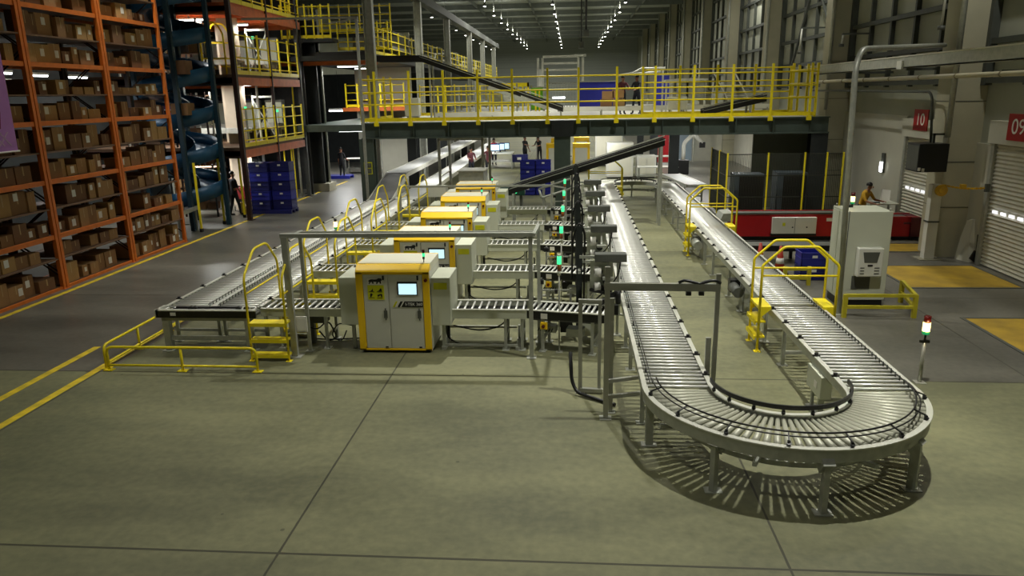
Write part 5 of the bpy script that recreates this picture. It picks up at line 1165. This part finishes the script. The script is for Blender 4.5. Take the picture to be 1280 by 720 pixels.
t=thing('black_box','black box unit hung in front of the pillar above the white post','equipment box',(9.4,20.6,2.3)); obj('casing',MB().box(9.05,9.8,20.28,21.0,2.32,3.05),BLK,t,bevel=.015); obj('side_panel',MB().box(9.04,9.05,20.3,20.95,2.36,3.0),DGREY,t); obj('connector',MB().box(9.06,9.12,20.25,20.28,2.36,2.44).box(9.16,9.22,20.25,20.28,2.34,2.42),PAPER,t); obj('hanger',MB().box(9.5,9.56,20.6,20.66,3.05,3.3).box(9.5,10.0,20.6,20.66,3.25,3.3),GIRT,t)
t=thing('dock_post','white square dock post with yellow reel beside shutter 10','post',(9.6,20.3,0)); obj('shaft',MB().box(9.46,9.72,20.2,20.42,.02,2.0),WHITE,t); obj('base_plate',MB().box(9.3,9.88,20.05,20.57,0,.02),CONC,t); obj('strap',MB().box(9.44,9.74,20.18,20.44,1.0,1.04),GIRT,t)
rl=obj('reel',MB().cyl((9.66,20.1,1.86),(9.66,20.18,1.86),.15,n=18),HOSE,t); obj('reel_hub',MB().cyl((9.66,20.06,1.86),(9.66,20.1,1.86),.08,n=14),HOSE,rl)
t=thing('barrier_chain','yellow barrier chain stretched from the dock post to shutter 09','chain',(9.7,20.1,2)); 
b=MB()
for i in range(22):
    f=i/22; x=9.7+.75*f; y=20.15-.65*f; z=2.0-.05*math.sin(PI*f)
    b.cbox((x,y,z),(.045,.03,.05) if i%2 else (.045,.05,.03))
obj('links',b,HOSE,t); obj('handle',MB().box(10.0,10.12,19.82,19.94,1.93,2.05),HOSE,t); obj('hook',MB().box(10.4,10.5,19.45,19.53,1.9,2.1),GIRT,t)
def sign(label,y0,y1,z0,z1,txt):
    t=thing('dock_sign',label,'sign',(10.42,(y0+y1)/2,z0)); obj('board',MB().box(10.41,10.44,y0,y1,z0,z1),REDS,t); me=text_mesh(txt,.5); me.materials.append(PAPER)
    for yy in (y0+.1,y1-.1): obj('bracket',MB().box(10.44,10.56,yy-.02,yy+.02,(z0+z1)/2-.03,(z0+z1)/2+.03),GIRT,t)
    o=bpy.data.objects.new('lettering',me); COL.objects.link(o); o.parent=t; o.matrix_local=Matrix(((0,0,-1,-.016),(-1,0,0,0),(0,1,0,(z1-z0)/2),(0,0,0,1))); o.scale=(1.15,1,1)
sign('red dock sign above the shutter behind the black box, reading 10',23.05,23.95,3.22,3.84,'10'); sign('red dock sign above the shutter nearer the camera, reading 09',18.02,18.92,3.22,3.84,'09')
t=thing('wall_lamp','small lit vertical wall lamp behind the person in the mustard jacket','lamp',(10.5,26.2,1.9)); obj('backplate',MB().box(10.5,10.56,26.05,26.25,1.7,2.35),DGREY,t); obj('diffuser',MB().box(10.45,10.5,26.08,26.22,1.72,2.05),TUBE,t)
table('grey work desk with papers beside the person in the mustard jacket',9.4,10.3,24.0,.95,CGREY,.7,.2)
t=thing('document_stand','white papers on a small stand on the grey work desk','stand',(9.4,24.3,.95)); obj('sheet',MB().bar((9.95,24.25,1.0),(10.0,24.35,1.35),.28,.02,(0,1,0)),PAPER,t); obj('keyboard',MB().box(9.45,9.75,24.1,24.3,.955,.985),BLK,t); obj('paper_pile',MB().box(9.8,9.92,24.05,24.2,.955,.97),PAPER,t)

# ------------------------------------------------------------------ people
def person(label,loc,rot,top,bot,pose='stand',h=1.72,arms=((.1,-.1),(.1,-.1)),lean=0.0,twist=0.0):
    """One continuous skinned body facing local -Y; joints in metres for a 1.72 m figure."""
    V=[];E=[];Rr=[];reg=[]
    def a(p,r,parent,g):
        V.append(Vector(p));Rr.append(r);reg.append(g)
        if parent is not None:E.append((parent,len(V)-1))
        return len(V)-1
    s=h/1.72
    sy,cy_=math.sin(lean),math.cos(lean)
    def U(x,y,z): # lean the upper body forward (-Y) round the hips
        dz=z-.95; return (x,y*cy_-dz*sy,.95+dz*cy_+y*sy)
    pelvis=a((0,0,.95),(.155,.115),None,'bot')
    waist=a(U(0,0,1.10),(.14,.1),pelvis,'top'); chest=a(U(0,.01,1.30),(.165,.115),waist,'top'); collar=a(U(0,.01,1.42),(.11,.085),chest,'top')
    neck=a(U(0,0,1.50),(.055,.055),collar,'skin'); jaw=a(U(0,-.025,1.57),(.066,.075),neck,'skin'); skull=a(U(0,-.005,1.66),(.078,.095),jaw,'skin')
    stride=.14 if pose=='walk' else .02
    for sd,ph in ((-1,1),(1,-1)):
        hip=a((sd*.09,0,.88),(.095,.1),pelvis,'bot'); kn=a((sd*.105,-stride*ph*.6-.02,.48),(.062,.066),hip,'bot'); an=a((sd*.11,-stride*ph*1.1+.02,.1),(.045,.045),kn,'bot')
        he=a((sd*.11,-stride*ph*1.1-.0,.05),(.042,.04),an,'shoe'); a((sd*.12,-stride*ph*1.1-.17,.035),(.04,.03),he,'shoe')
    for sd,(fw,el) in ((-1,arms[0]),(1,arms[1])):
        sh=Vector(U(sd*.185,.01,1.40)); si=a(sh,(.062,.062),collar,'top')
        ua=Vector((sd*.12,-math.sin(fw),-math.cos(fw))).normalized()*.29; eb=sh+ua; ei=a(eb,(.045,.045),si,'top')
        fa=Vector((-sd*.08 if el>0.4 else sd*.05,-math.sin(fw+el),-math.cos(fw+el))).normalized(); wr=eb+fa*.25; wi=a(wr,(.03,.026),ei,'skin')
        pm=wr+fa*.08; pi_=a(pm,(.034,.02),wi,'skin')
        sdv=Vector((0,1,0)).cross(fa) if abs(fa.y)<.8 else Vector((1,0,0)); sdv=sdv.normalized(); cl=Vector((-sd,0,0))*.35
        for q,L in ((-.03,.07),(-.01,.085),(.01,.08),(.03,.06)):
            k1=a(pm+fa*.035+sdv*q,(.011,.011),pi_,'skin'); k2=a(pm+(fa+cl*.3).normalized()*(.035+L*.6)+sdv*q*1.1,(.0095,.0095),k1,'skin'); a(pm+(fa+cl).normalized()*(.03+L)+sdv*q*1.1,(.008,.008),k2,'skin')
        th=a(wr+fa*.03-sdv*.04+cl*.03,(.012,.012),pi_,'skin'); a(wr+fa*.085-sdv*.055+cl*.06,(.009,.009),th,'skin')
    me=bpy.data.meshes.new('body'); me.from_pydata([tuple(v*s) for v in V],E,[])
    o=bpy.data.objects.new('body',me); COL.objects.link(o)
    m=o.modifiers.new('skin','SKIN'); me.skin_vertices.new() if not me.skin_vertices else None
    for i,d in enumerate(me.skin_vertices[0].data): d.radius=(Rr[i][0]*s,Rr[i][1]*s); d.use_root=(i==0)
    sub=o.modifiers.new('sub','SUBSURF'); sub.levels=1; sub.render_levels=1
    dg=bpy.context.evaluated_depsgraph_get(); nm=bpy.data.meshes.new_from_object(o.evaluated_get(dg)); bpy.data.objects.remove(o)
    o=bpy.data.objects.new('person',nm); COL.objects.link(o)
    nm.materials.clear()
    order={'skin':0,'top':1,'bot':2,'shoe':3}
    for mm in (SKIN,top,bot,SHOE): nm.materials.append(mm)
    segs=[(V[i]*s,V[j]*s,reg[j]) for i,j in E]
    def near(c):
        best=9;g='top'
        for p,q,r_ in segs:
            d=q-p; t_=max(0,min(1,(c-p).dot(d)/max(1e-9,d.dot(d)))); dd=(c-(p+d*t_)).length
            if dd<best: best=dd;g=r_
        return g
    for f in nm.polygons: f.material_index=order[near(f.center)]; f.use_smooth=True
    head=Vector(U(0,-.015,1.63))*s
    # hair, eyes, nose, mouth and ears on the head
    hb=MB(); 
    def ball(mb,c,rx,ry,rz,n=10,zmin=-1):
        vs=[];k=7
        for i in range(k+1):
            ph=-PI/2+PI*i/k
            if math.sin(ph)<zmin: ph=math.asin(zmin)
            for j in range(n):
                t_=2*PI*j/n; vs.append((c[0]+rx*math.cos(ph)*math.cos(t_),c[1]+ry*math.cos(ph)*math.sin(t_),c[2]+rz*math.sin(ph)))
        mb.add(vs,[(i*n+j,i*n+(j+1)%n,(i+1)*n+(j+1)%n,(i+1)*n+j) for i in range(k) for j in range(n)],True)
    ball(hb,(head.x,head.y+.03*s,head.z+.045*s),.087*s,.1*s,.095*s,12,-.25)
    _objl('hair',hb,HAIR,o,0,None)
    fb=MB(); ball(fb,(head.x,head.y-.1*s,head.z-.02*s),.016*s,.025*s,.028*s,8); 
    for sd in (-1,1): ball(fb,(head.x+sd*.085*s,head.y+.01,head.z-.01*s),.014*s,.025*s,.035*s,8)
    _objl('face',fb,SKIN,o,0,None)
    eb_=MB()
    for sd in (-1,1): ball(eb_,(head.x+sd*.032*s,head.y-.082*s,head.z+.008*s),.012*s,.01*s,.008*s,8)
    eb_.cbox((head.x,head.y-.092*s,head.z-.065*s),(.045*s,.01*s,.009*s)); _objl('eyes',eb_,HAIR,o,0,None)
    o.location=loc; o.rotation_euler=(0,0,rot); tag(o,label,'person'); 
    return o
person('person in black clothes standing by the blue spiral near the aisle',(-13.3,28.3,0),PI*.8,CL_BLACK,CL_BLACK,'walk',1.72,((.2,.3),(.5,.9)))
person('person in black standing far down the rack aisle by the blue pallet',(-12.95,41.4,0),PI*.9,CL_BLACK,CL_BLACK,'stand',1.72,((.3,.9),(.1,.1)))
person('person in red behind the work table at the far aisle end',(-12.6,45.4,0),.2,CL_RED,CL_DARK,'stand',1.68,((.5,.8),(.5,.8)))
person('person in mustard jacket bending over the desk behind the red boom',(9.12,23.95,0),-.9+PI*.5,CL_YEL,CL_DARK,'stand',1.66,((.5,.9),(.6,.9)),lean=.35)
person('person in maroon standing on the deck behind the railing, arm stretched out',(2.35,35.3,3.5),PI*.1,CL_MAROON,CL_JEAN,'stand',1.68,((.6,.6),(.9,.4)))
person('person in dark clothes standing on the deck next to the one in maroon',(3.0,35.4,3.5),-.6,CL_DARK,CL_JEAN,'walk',1.7,((.5,.9),(.7,.6)))
person('person in red shirt at the screens of the far packing table',(-5.0,48.6,0),.3,CL_RED,CL_JEAN,'stand',1.7,((.7,.8),(.7,.8)))
person('person in dark clothes standing under the bridge beside the far white panel',(-3.05,49.6,0),.8,CL_DARK,CL_BLACK,'stand',1.74,((1.0,.5),(.2,.3)))
person('person in black bending over work in front of the white panel far under the bridge',(-2.1,50.3,0),-.5,CL_BLACK,CL_BLACK,'stand',1.72,((.6,.9),(.6,.9)),lean=.3)
person('person in brown seen through the tunnel frame beside the lanes',(-6.9+1.4,41,0),.4,CL_MAROON,CL_JEAN,'stand',1.66,((.6,.9),(.5,.9)))
person('second person in brown seen through the tunnel frame, farther toward the middle',(-4.6,41.4,0),-.3,CL_MAROON,CL_DARK,'stand',1.7,((.6,.9),(.3,.7)))
# ------------------------------------------------------------------ more of the crowded mezzanine behind the spiral
struct('wall_partition',MB().box(-18.7,-18.6,23,46,0,12),DSTEEL2,origin=(-18.65,33,0),label='dark backdrop sheet added to darken the rear of the orange mezzanine',cat='wall')  # backdrop added to keep the mezzanine rear dark
struct('wall_partition',MB().box(-18.6,-13.2,36.6,36.7,0,10),DSTEEL2,origin=(-16,36.6,0),label='dark backdrop sheet added to darken the end of the orange mezzanine',cat='wall')  # second added backdrop, darkens the view past the decks
random.seed(5)
i=0
for z in (0.0,2.72,5.37):
    for x,y in ((-17.6,33.9),(-15.9,33.9),(-17.2,30.9),(-15.2,28.0)):
        t=thing('parts_shelf','dark steel shelf unit inside the mezzanine, %s on the %s'%(['at the rear wall side','at the rear middle','in the centre','near the spiral'][i%4],['ground floor','first deck','second deck'][i//4]),'shelf',(x,y,z)); i+=1
        for dx in (0,1.3):
            for dy in (0,.45): obj('post',MB().box(x+dx-.03,x+dx+.03,y+dy-.03,y+dy+.03,z,z+2.05),random.choice((DSTEEL2,BROWNP,GALV)),t)
        for k in range(4): obj('shelf_board',MB().box(x,x+1.3,y,y+.45,z+.25+.55*k,z+.29+.55*k),random.choice((GALV,DGREY,SHELF)),t)
        for k in range(3):
            for q in range(3):
                if random.random()<.25: continue
                w_=.34; xx=x+.06+.42*q; zz=z+.292+.55*k; h_=random.uniform(.2,.42)
                c=obj('storage_bin',MB().box(xx,xx+w_,y+.02,y+.4,zz,zz+h_),random.choice((CARD[1],CARD[3],BLUED,DGREY,WHITE,CARD[0])),None,origin=(xx+w_/2,y+.2,zz))
                tag(c,'storage bin on a mezzanine shelf','bin','storage bins on the mezzanine shelves')
# slender pipes and cable posts along the aisle edge
for k,(x,y,m,r,z1) in enumerate(((-12.9,34.6,YEL,.04,9),(-12.75,35.3,GALV,.06,9),(-12.35,32.3,YEL,.03,2.5),(-12.5,29.6,WHITE,.05,5.0),(-12.6,33.2,YEL,.03,2.5),(-12.3,34.45,BLK,.07,9),(-12.4,31.6,YEL,.03,2.5),(-12.55,33.7,GALV,.05,2.5))):
    t=thing('service_pipe','%s upright pipe along the mezzanine edge, %s from the spiral'%({YEL:'yellow',GALV:'grey',WHITE:'white',BLK:'black'}[m],['sixth','eighth','third','first','fourth','seventh','second','fifth'][k]),'pipe',(x,y,0))
    obj('tube',MB().cyl((x,y,.02),(x,y,z1),r,n=8),m,t); obj('foot_plate',MB().cbox((x,y,.01),(r*4,r*4,.02)),GALV,t)
# high yellow railed platform over the aisle
t=thing('high_platform','high dark platform with yellow rails above the big dark column','platform',(-12.2,35.4,7.0))
obj('floor_plate',MB().box(-13.4,-10.9,34.9,35.75,6.95,7.1),DSTEEL2,t)
railing('yellow railing on the high platform above the big dark column',[(-13.3,34.95),(-11.0,34.95)],7.1,1.5,(1.4,1.0,.55),7,pw=.06,r=.025)
railing('yellow railing of the rising gangway beside the grey column',[(-11.0,36),(-8.6,36)],6.6,1.3,(1.2,.8,.4),6,pw=.06,r=.025)
railing('yellow railing along the upper gangway seen above the conveyor bridge',[(-13.0,38),(-8.9,38)],7.6,1.3,(1.2,.8,.4),9,pw=.06,r=.025)
struct('slab',MB().box(-13.2,-8.8,37.9,40,7.5,7.6),DSTEEL2,origin=(-11,39,7.55))
railing('yellow railing in the middle of the raised deck among the conveyor frames',[(-7.4,37),(-2.8,37)],3.5,1.5,(1.4,1.0,.5),9,pw=.05,r=.022)

for k,(x,y,z) in enumerate(((-11.0,37.0,2.85),(-10.6,40.5,2.85),(-10.9,40.2,5.95),(-10.9,37.2,5.95))):  # tubes added as fill for the partition and aisle floor
    t=thing('hanging_tube_light','added fill tube under the upper mezzanine beyond the conduit portal, %s of four'%ORD[k],'lamp',(x,y,z),'added fill tubes beyond the conduit portal')
    obj('housing',MB().box(x-.6,x+.6,y-.05,y+.05,z,z+.06),WHITE,t); obj('tube',MB().cyl((x-.58,y,z-.02),(x+.58,y,z-.02),.025,n=8),TUBE,t); obj('hanger',MB().box(x-.03,x+.03,y-.02,y+.02,z+.06,z+.12),GALV,t)
    area('upper_deck_fill',(x,y,z-.06),1.2,150,(1,1,.97),sy=.15)

t=thing('dust_sheet','pale crumpled sheet leaning on the wall between the pillar and shutter 09','sheet',(10.45,20.1,0))
obj('sheet',MB().add([(10.3,20.3,0),(10.42,19.85,0),(10.57,19.8,0),(10.57,20.4,0),(10.36,20.25,.6),(10.46,19.98,.55),(10.57,19.95,.6),(10.57,20.35,.6),(10.44,20.2,1.05),(10.5,20.05,1.1),(10.57,20.05,1.1),(10.57,20.2,1.1)],
   [(0,1,5,4),(1,2,6,5),(2,3,7,6),(3,0,4,7),(4,5,9,8),(5,6,10,9),(6,7,11,10),(7,4,8,11),(8,9,10,11),(3,2,1,0)]),PLAST,t)
obj('black_scraper',MB().prism([(10.4,.12),(10.53,.02),(10.56,.3),(10.5,.34)],'y',19.72,19.78).bar((10.55,19.75,.3),(10.56,19.8,.75),.03,.03),BLK,t)

for k,(x,y,z) in enumerate(((-12.6,28.6,3.2),(-12.7,30.2,5.9),(-13.0,32.8,3.0))):
    t=thing('indicator_lamp','small green lit indicator on a grey post of the mezzanine, %s level lamp'%ORD[k],'lamp',(x,y,z)); obj('lens',MB().cyl((x,y,z+.9),(x,y,z+1.0),.05,n=10),LED_G,t); obj('post',MB().box(x-.03,x+.03,y-.03,y+.03,2.72 if z<5 else 5.37,z+.9),GALV,t)
